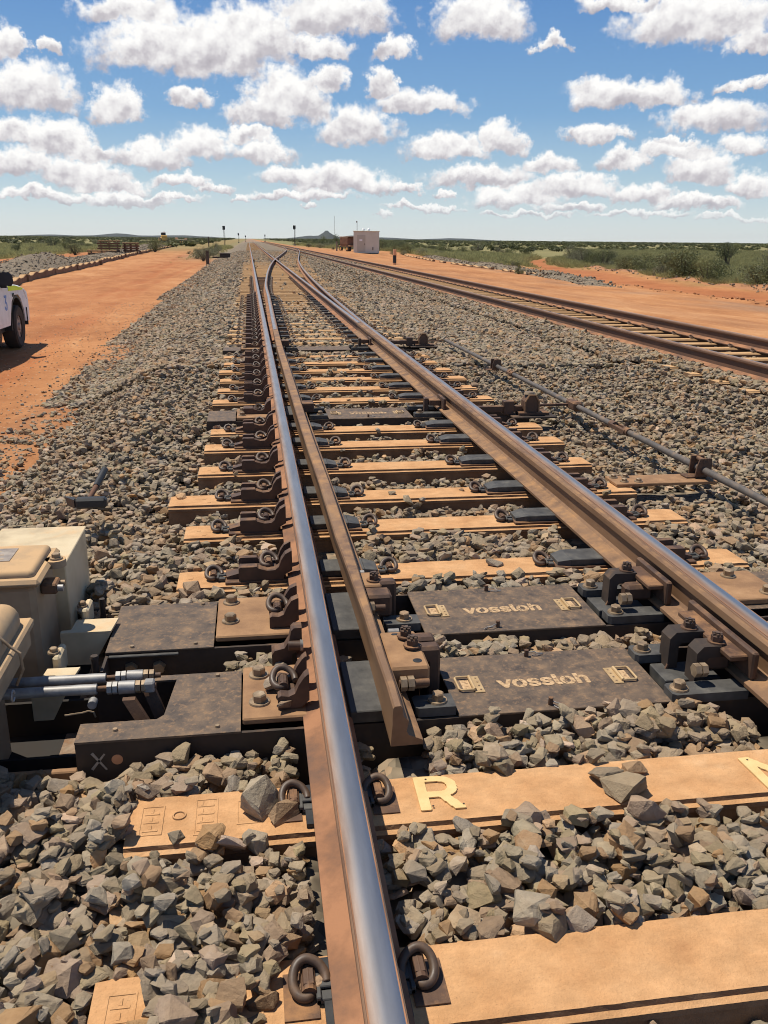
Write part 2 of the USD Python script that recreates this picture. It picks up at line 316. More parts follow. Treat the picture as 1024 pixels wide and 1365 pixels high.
surf('clip_steel', [(0.3, (0.055, 0.036, 0.025)), (0.55, (0.095, 0.058, 0.036)), (0.75, (0.15, 0.085, 0.05))], scale=30.0, rough=(0.42, 0.65), bump=0.2, bump_scale=200.0, bump_dist=0.001, dust=(0.33, 0.19, 0.10), dust_amount=0.25, spec=0.5)
surf('chair_steel', [(0.3, (0.050, 0.028, 0.018)), (0.55, (0.085, 0.045, 0.027)), (0.75, (0.14, 0.075, 0.042))], scale=14.0, rough=(0.5, 0.75), bump=0.3, bump_scale=160.0, bump_dist=0.0015, dust=(0.34, 0.18, 0.085), dust_amount=0.42, spec=0.45)
surf('rail_body', [(0.25, (0.085, 0.046, 0.029)), (0.5, (0.135, 0.070, 0.042)), (0.75, (0.19, 0.098, 0.056))], scale=7.0, rough=(0.6, 0.85), bump=0.25, bump_scale=120.0, bump_dist=0.0015, dust=(0.34, 0.165, 0.085), dust_amount=0.8, dust_scale=4.0, streak=(1, 0.25, 1))
surf('dusty_plate', [(0.3, (0.20, 0.105, 0.05)), (0.6, (0.33, 0.185, 0.09)), (0.8, (0.42, 0.25, 0.13))], scale=9.0, rough=(0.75, 0.92), bump=0.25, bump_scale=150.0, bump_dist=0.002)
surf('blade_steel', [(0.25, (0.11, 0.06, 0.033)), (0.5, (0.19, 0.105, 0.055)), (0.75, (0.27, 0.16, 0.085))], scale=8.0, rough=(0.5, 0.75), bump=0.15, bump_scale=150.0, bump_dist=0.001, dust=(0.40, 0.22, 0.10), dust_amount=0.5, streak=(1, 0.2, 1))
surf('slide_steel', [(0.3, (0.038, 0.036, 0.033)), (0.55, (0.070, 0.066, 0.060)), (0.8, (0.13, 0.12, 0.10))], scale=16.0, rough=(0.55, 0.75), bump=0.1, bump_scale=180.0, bump_dist=0.001, spec=0.5)
surf('lid_steel', [(0.32, (0.060, 0.043, 0.031)), (0.46, (0.098, 0.068, 0.046)), (0.58, (0.140, 0.094, 0.060)), (0.74, (0.26, 0.165, 0.092))], scale=14.0, detail=12.0, rough=(0.55, 0.8), bump=0.3, bump_scale=160.0, bump_dist=0.0015, spec=0.45, dust=(0.40, 0.235, 0.12), dust_amount=0.30, dust_scale=60.0)
surf('dark_steel', [(0.3, (0.030, 0.022, 0.017)), (0.6, (0.060, 0.040, 0.028)), (0.8, (0.11, 0.07, 0.042))], scale=9.0, rough=(0.6, 0.85), bump=0.2, bump_scale=120.0, bump_dist=0.002, dust=(0.30, 0.17, 0.09), dust_amount=0.3)
surf('pit_shade', [(0.3, (0.014, 0.011, 0.009)), (0.7, (0.032, 0.024, 0.018))], scale=8.0, rough=(0.7, 0.9))  # near-black colour stands in for the shade inside the pit
surf('galvanised', [(0.3, (0.22, 0.205, 0.19)), (0.6, (0.36, 0.345, 0.325)), (0.8, (0.46, 0.43, 0.39))], scale=22.0, rough=(0.45, 0.62), metallic=0.4, bump=0.08, bump_scale=200.0, bump_dist=0.001)
surf('zinc_plated', [(0.3, (0.40, 0.26, 0.12)), (0.7, (0.54, 0.38, 0.20))], scale=20.0, rough=(0.4, 0.6), metallic=0.15)
surf('bolt_steel', [(0.3, (0.18, 0.12, 0.07)), (0.6, (0.33, 0.24, 0.15)), (0.8, (0.50, 0.40, 0.28))], scale=26.0, rough=(0.4, 0.6), metallic=0.3, dust=(0.42, 0.27, 0.15), dust_amount=0.4)
surf('stencil_paint', [(0.36, (0.20, 0.125, 0.070)), (0.46, (0.44, 0.285, 0.15)), (0.65, (0.56, 0.385, 0.22))], scale=85.0, rough=(0.8, 0.9))
surf('letter_plate', [(0.3, (0.62, 0.42, 0.17)), (0.7, (0.74, 0.54, 0.25))], scale=14.0, rough=(0.55, 0.7))
surf('beige_paint', [(0.25, (0.23, 0.16, 0.095)), (0.5, (0.32, 0.232, 0.145)), (0.75, (0.41, 0.31, 0.20))], scale=7.0, detail=8.0, rough=(0.55, 0.75), bump=0.12, bump_scale=60.0, bump_dist=0.002, dust=(0.52, 0.335, 0.175), dust_amount=0.9, dust_scale=5.0)
surf('cream_paint', [(0.25, (0.42, 0.32, 0.19)), (0.5, (0.58, 0.465, 0.29)), (0.75, (0.66, 0.55, 0.37))], scale=6.0, detail=8.0, rough=(0.5, 0.7), bump=0.06, bump_scale=80.0, bump_dist=0.001, dust=(0.62, 0.38, 0.19), dust_amount=0.45, dust_scale=7.0)
surf('nameplate', [(0.3, (0.26, 0.21, 0.17)), (0.7, (0.40, 0.34, 0.28))], scale=25.0, rough=(0.4, 0.6), metallic=0.3)
surf('chalk', [(0.3, (0.30, 0.26, 0.21)), (0.7, (0.42, 0.37, 0.30))], scale=90.0, rough=(0.9, 0.95))
surf('copper_disc', [(0.3, (0.50, 0.22, 0.10)), (0.7, (0.62, 0.31, 0.16))], scale=20.0, rough=(0.6, 0.8))
surf('pipe_paint', [(0.3, (0.075, 0.065, 0.058)), (0.6, (0.12, 0.102, 0.088)), (0.8, (0.19, 0.15, 0.115))], scale=9.0, rough=(0.5, 0.75), dust=(0.33, 0.2, 0.11), dust_amount=0.35)
surf('white_paint', [(0.3, (0.78, 0.77, 0.75)), (0.7, (0.84, 0.83, 0.81))], scale=3.0, rough=(0.25, 0.4), spec=0.5)
surf('ute_paint', [(0.3, (0.76, 0.75, 0.74)), (0.7, (0.82, 0.81, 0.80))], scale=2.5, rough=(0.22, 0.35), spec=0.5, dust=(0.6, 0.36, 0.2), dust_amount=0.1)
surf('black_plastic', [(0.3, (0.018, 0.018, 0.018)), (0.7, (0.035, 0.034, 0.033))], scale=20.0, rough=(0.4, 0.6))
surf('tyre_rubber', [(0.3, (0.030, 0.024, 0.020)), (0.7, (0.075, 0.052, 0.037))], scale=6.0, rough=(0.8, 0.95))
surf('wheel_metal', [(0.3, (0.30, 0.22, 0.17)), (0.7, (0.42, 0.33, 0.26))], scale=9.0, rough=(0.5, 0.7), metallic=0.3)
surf('hivis_tape', [(0.3, (0.72, 0.86, 0.02)), (0.7, (0.78, 0.90, 0.04))], scale=8.0, rough=(0.5, 0.6))
surf('dark_glass', [(0.3, (0.012, 0.014, 0.016)), (0.7, (0.018, 0.02, 0.022))], scale=2.0, rough=(0.05, 0.1), spec=0.6)
surf('lamp_glass', [(0.3, (0.55, 0.56, 0.57)), (0.7, (0.68, 0.69, 0.70))], scale=12.0, rough=(0.1, 0.2), spec=0.6)
surf('blue_decal', [(0.3, (0.10, 0.22, 0.50)), (0.7, (0.14, 0.28, 0.58))], scale=8.0, rough=(0.4, 0.5))
surf('shed_wall', [(0.3, (0.57, 0.525, 0.42)), (0.7, (0.63, 0.585, 0.475))], scale=1.2, rough=(0.6, 0.8))
surf('shed_door', [(0.3, (0.44, 0.40, 0.315)), (0.7, (0.49, 0.45, 0.36))], scale=1.2, rough=(0.6, 0.8))
surf('rusty_sheet', [(0.3, (0.10, 0.048, 0.028)), (0.6, (0.19, 0.09, 0.05)), (0.8, (0.28, 0.15, 0.085))], scale=2.0, rough=(0.75, 0.9))
surf('machine_yellow', [(0.3, (0.62, 0.33, 0.08)), (0.7, (0.72, 0.42, 0.13))], scale=3.0, rough=(0.5, 0.7))
surf('orange_paint', [(0.3, (0.66, 0.30, 0.13)), (0.7, (0.74, 0.40, 0.22))], scale=6.0, rough=(0.6, 0.7))
surf('post_grey', [(0.3, (0.16, 0.13, 0.10)), (0.7, (0.24, 0.20, 0.16))], scale=8.0, rough=(0.7, 0.9))
surf('hill_rock', [(0.3, (0.022, 0.03, 0.028)), (0.7, (0.045, 0.05, 0.042))], scale=0.01, rough=(0.9, 0.95))
surf('clod_soil', [(0.3, (0.27, 0.12, 0.05)), (0.7, (0.42, 0.20, 0.09))], scale=45.0, rough=(0.9, 0.95), bump=0.6, bump_scale=120.0, bump_dist=0.004)
# ballast stones: grey quartzite with brown and tan weathered faces, in several casts
def stone(name, a, b, c):
    N, L = {}, []
    N['tc'] = ('texture_coordinate', {}); N['oi'] = ('object_info', {}); N['geo'] = ('geometry', {})
    N['n'] = ('noise_texture', {'scale': 22.0, 'detail': 7.0, 'roughness': 0.68}); L.append(('geo.position', 'n.vector'))
    N['r'] = ('rgb_ramp', {'ramp': [(0.32, a), (0.52, b), (0.70, c)]}); L.append(('n.fac', 'r.fac'))
    N['rv'] = ('map_range', {'to_min': 0.62, 'to_max': 1.32}); L.append(('oi.random', 'rv.value'))
    N['ms'] = ('math', {'math_type': 'multiply', 'value2': 7.31}); L.append(('oi.random', 'ms.value1'))
    N['fr'] = ('math', {'math_type': 'fraction'}); L.append(('ms.value', 'fr.value1'))
    N['rs'] = ('map_range', {'to_min': 0.6, 'to_max': 1.25}); L.append(('fr.value', 'rs.value'))
    N['h'] = ('hsv', {}); L += [('rv.result', 'h.value'), ('rs.result', 'h.saturation'), ('r.color', 'h.color')]
    N['lo'] = ('noise_texture', {'scale': 1.1, 'detail': 4.0, 'roughness': 0.6}); L.append(('geo.position', 'lo.vector'))
    N['lm'] = ('map_range', {'from_min': 0.42, 'from_max': 0.68, 'to_max': 0.45, 'clamp': True}); L.append(('lo.fac', 'lm.value'))
    N['lx'] = ('mix', {'mix_type': 'mix', 'color2': (0.27, 0.165, 0.088)}); L += [('lm.result', 'lx.fac'), ('h.color', 'lx.color1')]
    N['gz'] = ('separate_xyz', {}); L.append(('geo.normal', 'gz.vector'))
    N['dn'] = ('noise_texture', {'scale': 34.0, 'detail': 5.0, 'roughness': 0.7}); L.append(('geo.position', 'dn.vector'))
    N['dd'] = ('math', {'math_type': 'multiply_add', 'value2': 0.72, 'value3': -0.10}); L.append(('gz.z', 'dd.value1'))
    N['de'] = ('math', {'math_type': 'multiply', 'use_clamp': True}); L += [('dd.value', 'de.value1'), ('dn.fac', 'de.value2')]
    N['dx'] = ('mix', {'mix_type': 'mix', 'color2': (0.40, 0.265, 0.145)}); L += [('de.value', 'dx.fac'), ('lx.color', 'dx.color1')]
    N['bn'] = ('noise_texture', {'scale': 95.0, 'detail': 7.0, 'roughness': 0.7}); L.append(('geo.position', 'bn.vector'))
    N['b'] = ('bump', {'strength': 0.8, 'distance': 0.007}); L.append(('bn.fac', 'b.height'))
    N['p'] = ('principled_bsdf', {'roughness': 0.78, 'specular_ior_level': 0.35}); L += [('dx.color', 'p.base_color'), ('b.normal', 'p.normal')]
    MAT[name] = usdkit.material(stage, '/World/Looks/' + name, N, L, surface='p.BSDF')
stone('stone_grey', (0.180, 0.154, 0.108), (0.262, 0.224, 0.158), (0.34, 0.288, 0.20))
stone('stone_green', (0.170, 0.150, 0.098), (0.245, 0.210, 0.138), (0.32, 0.27, 0.175))
stone('stone_brown', (0.20, 0.120, 0.066), (0.285, 0.178, 0.098), (0.36, 0.24, 0.14))
stone('stone_dark', (0.085, 0.078, 0.060), (0.135, 0.118, 0.088), (0.20, 0.17, 0.122))
stone('stone_tan', (0.24, 0.17, 0.105), (0.33, 0.245, 0.155), (0.42, 0.33, 0.225))
stone('stone_orange', (0.36, 0.20, 0.105), (0.48, 0.30, 0.17), (0.56, 0.40, 0.26))
def polished():
    N, L = {}, []
    N['at'] = ('attribute', {'attribute': 'across'}); N['geo'] = ('geometry', {})
    N['mp'] = ('mapping', {'scale': (1.0, 0.12, 1.0)}); L.append(('geo.position', 'mp.vector'))
    N['n'] = ('noise_texture', {'scale': 26.0, 'detail': 6.0, 'roughness': 0.6}); L.append(('mp.vector', 'n.vector'))
    N['w'] = ('math', {'math_type': 'multiply_add', 'value2': 0.020, 'value3': -0.010}); L.append(('n.fac', 'w.value1'))
    N['s'] = ('math', {'math_type': 'add'}); L += [('at.fac', 's.value1'), ('w.value', 's.value2')]
    N['f'] = ('map_range', {'range_type': 'smoothstep', 'from_min': -0.034, 'from_max': 0.004, 'clamp': True}); L.append(('s.value', 'f.value'))
    N['rc'] = ('rgb_ramp', {'ramp': [(0.3, (0.15, 0.082, 0.05)), (0.6, (0.25, 0.145, 0.085)), (0.8, (0.32, 0.20, 0.125))]}); L.append(('n.fac', 'rc.fac'))
    N['pc'] = ('rgb_ramp', {'ramp': [(0.3, (0.34, 0.325, 0.315)), (0.7, (0.47, 0.45, 0.435))]}); L.append(('n.fac', 'pc.fac'))
    N['c'] = ('mix', {'mix_type': 'mix'}); L += [('f.result', 'c.fac'), ('rc.color', 'c.color1'), ('pc.color', 'c.color2')]
    N['m'] = ('math', {'math_type': 'multiply', 'value2': 0.92}); L.append(('f.result', 'm.value1'))
    N['ro'] = ('map_range', {'to_min': 0.58, 'to_max': 0.36}); L.append(('f.result', 'ro.value'))
    N['p'] = ('principled_bsdf', {}); L += [('c.color', 'p.base_color'), ('m.value', 'p.metallic'), ('ro.result', 'p.roughness')]
    MAT['rail_head'] = usdkit.material(stage, '/World/Looks/rail_head', N, L, surface='p.BSDF')
polished()
def leafy(name, a, b, c, trans=0.25):
    N, L = {}, []
    N['geo'] = ('geometry', {}); N['oi'] = ('object_info', {})
    N['n'] = ('noise_texture', {'scale': 0.9, 'detail': 3.0}); L.append(('geo.position', 'n.vector'))
    N['ad'] = ('math', {'math_type': 'multiply_add', 'value2': 0.5}); L += [('geo.random_per_island', 'ad.value1'), ('n.fac', 'ad.value3')]
    N['sb'] = ('math', {'math_type': 'subtract', 'value2': 0.25}); L.append(('ad.value', 'sb.value1'))
    N['r'] = ('rgb_ramp', {'ramp': [(0.2, a), (0.5, b), (0.8, c)]}); L.append(('sb.value', 'r.fac'))
    N['rv'] = ('map_range', {'to_min': 0.75, 'to_max': 1.25}); L.append(('oi.random', 'rv.value'))
    N['h'] = ('hsv', {}); L += [('rv.result', 'h.value'), ('r.color', 'h.color')]
    N['p'] = ('principled_bsdf', {'roughness': 0.6, 'specular_ior_level': 0.25}); L.append(('h.color', 'p.base_color'))
    N['t'] = ('translucent_bsdf', {}); L.append(('h.color', 't.color'))
    N['m'] = ('mix_closure', {'fac': trans}); L += [('p.BSDF', 'm.closure1'), ('t.BSDF', 'm.closure2')]
    MAT[name] = usdkit.material(stage, '/World/Looks/' + name, N, L, surface='m.closure')
leafy('leaf_olive', (0.133, 0.138, 0.054), (0.220, 0.220, 0.087), (0.329, 0.306, 0.133))
leafy('leaf_grey', (0.164, 0.156, 0.089), (0.253, 0.238, 0.136), (0.356, 0.327, 0.194))
leafy('leaf_dark', (0.100, 0.109, 0.049), (0.164, 0.172, 0.077), (0.264, 0.255, 0.120))
leafy('leaf_pale', (0.204, 0.198, 0.108), (0.300, 0.282, 0.168), (0.396, 0.360, 0.228))
leafy('grass_blade', (0.34, 0.31, 0.13), (0.48, 0.43, 0.19), (0.62, 0.55, 0.29), trans=0.5)
surf('bark', [(0.3, (0.07, 0.05, 0.035)), (0.7, (0.13, 0.10, 0.07))], scale=12.0, rough=(0.85, 0.95))
def ground_material():
    N, L = {}, []
    N['geo'] = ('geometry', {})
    for k in ('veg', 'gravel', 'road'): N[k] = ('attribute', {'attribute': k})
    N['n1'] = ('noise_texture', {'scale': 0.16, 'detail': 8.0, 'roughness': 0.6}); L.append(('geo.position', 'n1.vector'))
    N['mp'] = ('mapping', {'scale': (1.2, 0.42, 1.0)}); L.append(('geo.position', 'mp.vector'))
    N['n2'] = ('noise_texture', {'scale': 0.9, 'detail': 9.0, 'roughness': 0.66, 'distortion': 0.6}); L.append(('mp.vector', 'n2.vector'))
    N['nf'] = ('noise_texture', {'scale': 26.0, 'detail': 6.0, 'roughness': 0.7}); L.append(('geo.position', 'nf.vector'))
    N['dirt'] = ('rgb_ramp', {'ramp': [(0.36, (0.24, 0.098, 0.038)), (0.45, (0.37, 0.160, 0.062)), (0.53, (0.46, 0.212, 0.085)), (0.64, (0.58, 0.32, 0.15))]})
    N['da'] = ('math', {'math_type': 'multiply_add', 'value2': 0.34}); L.append(('n1.fac', 'da.value1'))
    N['nm'] = ('noise_texture', {'scale': 5.5, 'detail': 8.0, 'roughness': 0.75}); L.append(('geo.position', 'nm.vector'))
    N['dg'] = ('math', {'math_type': 'multiply', 'value2': 0.24}); L.append(('nm.fac', 'dg.value1'))
    N['db'] = ('math', {'math_type': 'multiply_add', 'value2': 0.42}); L += [('n2.fac', 'db.value1'), ('dg.value', 'db.value3'), ('db.value', 'da.value3'), ('da.value', 'dirt.fac')]
    N['red'] = ('rgb_ramp', {'ramp': [(0.30, (0.24, 0.082, 0.030)), (0.5, (0.38, 0.140, 0.052)), (0.72, (0.47, 0.21, 0.085))]}); L.append(('da.value', 'red.fac'))
    N['c0'] = ('mix', {'mix_type': 'mix'}); L += [('road.fac', 'c0.fac'), ('dirt.color', 'c0.color1'), ('red.color', 'c0.color2')]
    # scattered pale grit and small pebbles
    N['vo'] = ('voronoi_texture', {'scale': 22.0, 'feature': 'f1'}); L.append(('geo.position', 'vo.vector'))
    N['gs'] = ('separate_color', {}); L.append(('vo.color', 'gs.color'))
    N['gt'] = ('math', {'math_type': 'greater_than', 'value2': 0.90}); L.append(('gs.r', 'gt.value1'))
    N['gd'] = ('math', {'math_type': 'less_than', 'value2': 0.30}); L.append(('vo.distance', 'gd.value1'))
    N['gm'] = ('math', {'math_type': 'multiply'}); L += [('gt.value', 'gm.value1'), ('gd.value', 'gm.value2')]
    N['gm2'] = ('math', {'math_type': 'multiply', 'value2': 0.7}); L.append(('gm.value', 'gm2.value1'))
    N['pc'] = ('rgb_ramp', {'ramp': [(0.0, (0.24, 0.16, 0.10)), (1.0, (0.60, 0.46, 0.32))]}); L.append(('gs.g', 'pc.fac'))
    N['c1'] = ('mix', {'mix_type': 'mix'}); L += [('gm2.value', 'c1.fac'), ('c0.color', 'c1.color1'), ('pc.color', 'c1.color2')]
    # grey gravel spread
    N['gc'] = ('rgb_ramp', {'ramp': [(0.3, (0.16, 0.12, 0.085)), (0.5, (0.24, 0.19, 0.14)), (0.7, (0.34, 0.27, 0.20))]}); L.append(('nf.fac', 'gc.fac'))
    N['ga'] = ('math', {'math_type': 'multiply_add', 'value2': 1.6, 'value3': -0.55}); L.append(('nf.fac', 'ga.value1'))
    N['gb'] = ('math', {'math_type': 'add', 'use_clamp': True}); L += [('gravel.fac', 'gb.value1'), ('ga.value', 'gb.value2')]
    N['gf'] = ('math', {'math_type': 'multiply'}); L += [('gb.value', 'gf.value1'), ('gravel.fac', 'gf.value2')]
    N['c2'] = ('mix', {'mix_type': 'mix'}); L += [('gf.value', 'c2.fac'), ('c1.color', 'c2.color1'), ('gc.color', 'c2.color2')]
    # vegetated plain
    N['nv'] = ('noise_texture', {'scale': 0.035, 'detail': 10.0, 'roughness': 0.66}); L.append(('geo.position', 'nv.vector'))
    N['vc'] = ('rgb_ramp', {'ramp': [(0.28, (0.13, 0.125, 0.050)), (0.44, (0.19, 0.172, 0.070)), (0.58, (0.25, 0.215, 0.092)), (0.78, (0.33, 0.20, 0.095))]}); L.append(('nv.fac', 'vc.fac'))
    N['c3'] = ('mix', {'mix_type': 'mix'}); L += [('veg.fac', 'c3.fac'), ('c2.color', 'c3.color1'), ('vc.color', 'c3.color2')]
    N['b'] = ('bump', {'strength': 0.6, 'distance': 0.02}); L.append(('nf.fac', 'b.height'))
    N['p'] = ('principled_bsdf', {'roughness': 0.92, 'specular_ior_level': 0.15}); L += [('c3.color', 'p.base_color'), ('b.normal', 'p.normal')]
    MAT['ground'] = usdkit.material(stage, '/World/Looks/ground', N, L, surface='p.BSDF')
ground_material()
def bed_material():
    N, L = {}, []
    N['geo'] = ('geometry', {})
    N['vo'] = ('voronoi_texture', {'scale': 17.0, 'feature': 'f1'}); L.append(('geo.position', 'vo.vector'))
    N['sp'] = ('separate_color', {}); L.append(('vo.color', 'sp.color'))
    N['r'] = ('rgb_ramp', {'ramp': [(0.0, (0.12, 0.098, 0.070)), (0.45, (0.185, 0.15, 0.105)), (0.8, (0.26, 0.205, 0.14)), (1.0, (0.38, 0.26, 0.16))]}); L.append(('sp.r', 'r.fac'))
    N['b'] = ('bump', {'strength': 1.0, 'distance': 0.045, 'invert': True}); L.append(('vo.distance', 'b.height'))
    N['p'] = ('principled_bsdf', {'roughness': 0.85, 'specular_ior_level': 0.25}); L += [('r.color', 'p.base_color'), ('b.normal', 'p.normal')]
    MAT['ballast_bed'] = usdkit.material(stage, '/World/Looks/ballast_bed', N, L, surface='p.BSDF')
bed_material()

# ------------------------------------------------------------------ terrain
def sstep(a, b, x):
    t = np.clip((np.asarray(x, float) - a) / (b - a), 0, 1); return t*t*(3 - 2*t)
def fb(x, y, s, o=4, seed=0):
    return meshkit.fbm(np.stack([np.asarray(x)*s, np.asarray(y)*s, np.zeros_like(np.asarray(x, float))], -1), o, seed) - 0.5
KERB = np.array([(-8.9, 30.0), (-10.3, 44.0), (-11.1, 69.0), (-11.4, 71.0), (-12.9, 100.0), (-15.2, 160.0), (-18.0, 236.0)])
def kerb_x(y): return np.interp(y, KERB[:, 1], KERB[:, 0])
LEFT_EDGE = lambda y: -2.25 - 0.9*sstep(20, 75, y)
def road_right(y):   # centre line of the red road on the right
    return np.interp(y, [-50, 0, 20, 27, 33, 40, 48, 58, 70, 85, 110, 150, 300], [24, 20.5, 18.8, 18.4, 18.3, 18.4, 19.3, 21.6, 24.0, 27.5, 36, 52, 120])
def ground_z(x, y):
    x, y = np.asarray(x, float), np.asarray(y, float)
    left = -0.5 + 0.10*fb(x, y, 0.25, 3, 3) + 0.045*fb(x*3, y*0.5, 0.9, 4, 9) - .05*sum(np.exp(-((x - (c0 + .9*np.sin(y*.045 + c0)))/.16)**2) for c0 in (-3.6, -5.2, -6.3, -7.8))*np.clip(.5 + fb(x, y, .3, 2, 6)*2, 0, 1)
    right = -0.035 - 0.15*sstep(7.4, 13, x) - 0.28*sstep(13, 17, x) + 0.06*fb(x, y, 0.4, 4, 5)
    bed = -0.22 + 0*x
    z = np.where(x < -1.2, left + (bed - left)*sstep(-2.5, -1.1, x), bed)
    z = z - .13*sstep(-2.3, -2.02, x)*sstep(-.9, -1.2, x)
    z = np.where(x > 6.98, bed + (right - bed)*sstep(7.0, 7.75, x), z)
    far = -1.0 + 0.5*fb(x, y, 0.012, 4, 2)
    wl = sstep(-19, -34, x); wr = sstep(18, 45, x)
    z = z + (far - z)*np.maximum(wl, wr)
    rr = road_right(y)
    z = z - 0.10*np.exp(-((x - rr)/1.7)**2) + 0.13*np.exp(-((x - (rr - 2.75))/0.35)**2)*(0.4 + 1.4*np.clip(fb(x, y, 0.8, 3, 8) + 0.3, 0, 1)) + 0.25*np.exp(-((x - (rr + 3.0))/0.7)**2)*np.clip(fb(x, y, 0.5, 3, 4) + 0.5, 0, 1)
    d = np.hypot(x, y)
    return z - 0.0*d
def grade(a, b, n, p):
    return a + (b - a)*np.linspace(0, 1, n)**p
xs = np.unique(np.concatenate([-grade(40, 11800, 26, 2.6)[::-1], np.linspace(-40, -14, 53), np.linspace(-14, -1, 88), np.linspace(-1, 7, 9), np.linspace(7, 26, 110), np.linspace(26, 40, 20), grade(40, 11800, 26, 2.6)]))
ys = np.unique(np.concatenate([-grade(12, 11800, 12, 3.2)[::-1], np.linspace(-12, 4, 14), np.linspace(4, 60, 230), np.linspace(60, 140, 120), grade(140, 11800, 46, 2.8)]))
GX, GY = np.meshgrid(xs, ys)
gz = ground_z(GX, GY)
gv = np.stack([GX, GY, gz], -1).reshape(-1, 3)
nx, ny = len(xs), len(ys)
ii = (np.arange(ny - 1)[:, None]*nx + np.arange(nx - 1)[None]).ravel()
gf = np.stack([ii, ii + 1, ii + nx + 1, ii + nx], 1)
def veg_cover(x, y):
    n = fb(x, y, 0.06, 4, 21)*9 + fb(x, y, 0.6, 3, 22)*3
    left = sstep(-20, -26, x - 0.035*np.maximum(y - 70, 0)*0 + n*0.5 + 0.0) * sstep(60, 95, y + x*0.6 + n + 20)
    left = np.maximum(left, sstep(-12, -40, x + n)*sstep(130, 190, y + n))
    left = np.maximum(left, sstep(100, 200, y + n*2)*0.8*sstep(-3.2, -4.5, x))
    left = np.maximum(left, 0.30*sstep(72, 100, y + n)*sstep(-2.8, -3.6, x)*sstep(-7.5, -6.0, x + n*0.2))
    right = sstep(2.3, 5.5, x - road_right(y) + n*0.25 + .012*y)
    right = np.maximum(right, sstep(58, 78, y + n)*sstep(1.2, 2.4, np.abs(x - road_right(y)) + .006*y)*sstep(.3, 1.5, x - np.interp(y, [50, 60, 82, 109, 160, 260], [16.6, 17.2, 18.2, 20.6, 25, 14]) + n*.15))
    right = np.maximum(right, sstep(150, 260, y + n*2)*sstep(9, 12, x))
    return np.clip(np.maximum(left, right), 0, 1)
veg = veg_cover(GX, GY)
grav = 0.25*np.exp(-((GX - (LEFT_EDGE(GY) - 0.3))/0.35)**2) + 0.75*sstep(70, 110, GY)*sstep(-9.5, -5.0, GX)*(GX < -2) + 0.8*(GX > -1.9)*(GX < 6.9)
rr = road_right(GY)
grav = grav + 0.55*np.exp(-((GX - (rr - 5.4))/1.5)**2)*np.clip(fb(GX, GY, 0.35, 3, 31)*3 + 0.5, 0, 1) + 0.25*np.exp(-((GX - 9.5)/1.0)**2)
road = np.exp(-((GX - rr)/2.3)**4) + sstep(-15, -20, GX)*0.8 + 0.5*np.exp(-((GX + 6)/2.5)**2)
for c0 in (-3.6, -5.2, -6.3, -7.8): road = road + .75*np.exp(-((GX - (c0 + .9*np.sin(GY*.045 + c0)))/.22)**2)*np.clip(.5 + fb(GX, GY, .3, 2, 6)*2, 0, 1)
gp = single('ground', (gv, gf), 'ground', 'red and orange dirt running out to a flat grassy plain', kind='structure', smooth=True)
primvar(gp, 'veg', veg.ravel()); primvar(gp, 'gravel', np.clip(grav, 0, 1).ravel()); primvar(gp, 'road', np.clip(road, 0, 1).ravel())

# ------------------------------------------------------------------ track geometry (rail top 0.200, sleeper tops 0)
RT = 0.200; GA = 1.51; T2L, T2R = 5.37, 6.87
def dcurve(y):
    y = np.asarray(y, float); R = 1120.0
    a = np.where(y > 1.5, (y - 1.5)**2/(2*R), 0.0)
    y1 = 66.0; s1 = (y1 - 1.5)/R; d1 = (y1 - 1.5)**2/(2*R)
    b = d1 + s1*(y - y1)
    y2 = y1 + (5.37 - 2*d1)/s1; y3 = y2 + (y1 - 1.5)
    c = 5.37 - np.where(y < y3, (y3 - y)**2/(2*R), 0.0)
    return np.where(y < y1, a, np.where(y < y2, b, c))
Y3 = 66.0 + (5.37 - 2*(64.5**2/2240))/(64.5/1120) + 64.5
def d_blade(y):      # centre line of the open left blade and its closure rail, off the left rail's centre
    m = np.interp(y, [2.2, 2.9, 3.6, 6.3, 8.5, 11, 13, 15.4, 19.3, 26.0], np.array([.205, .20, .19, .165, .159, .153, .164, .184, .220, .30]))
    t = sstep(20, 28, y); return m*(1 - t) + dcurve(y)*t
def w_blade(y): return np.interp(y, [2.2, 6, 12, 16], [0.022, 0.036, 0.062, 0.073])
def x_stock_right(y): return 1.4725 + np.maximum(w_blade(y)*0.96, dcurve(y)) + 0.0372
BODY = [(-.033, .1830), (-.0372, .172), (-.036, .152), (-.020, .1455), (-.0098, .134), (-.009, .085), (-.0098, .042), (-.030, .0275), (-.076, .0125), (-.076, 0), (.076, 0), (.076, .0125), (.030, .0275), (.0098, .042), (.009, .085), (.0098, .134), (.020, .1455), (.036, .152), (.0372, .172), (.033, .1830)]
HEAD = [(-.0372, .1725), (-.0358, .1785), (-.0325, .1822), (-.0265, .1843), (-.018, .1855), (-.009, .1860), (0, .1862), (.009, .1860), (.018, .1855), (.0265, .1843), (.0325, .1822), (.0358, .1785), (.0372, .1725)]
BASEZ = RT - 0.1862
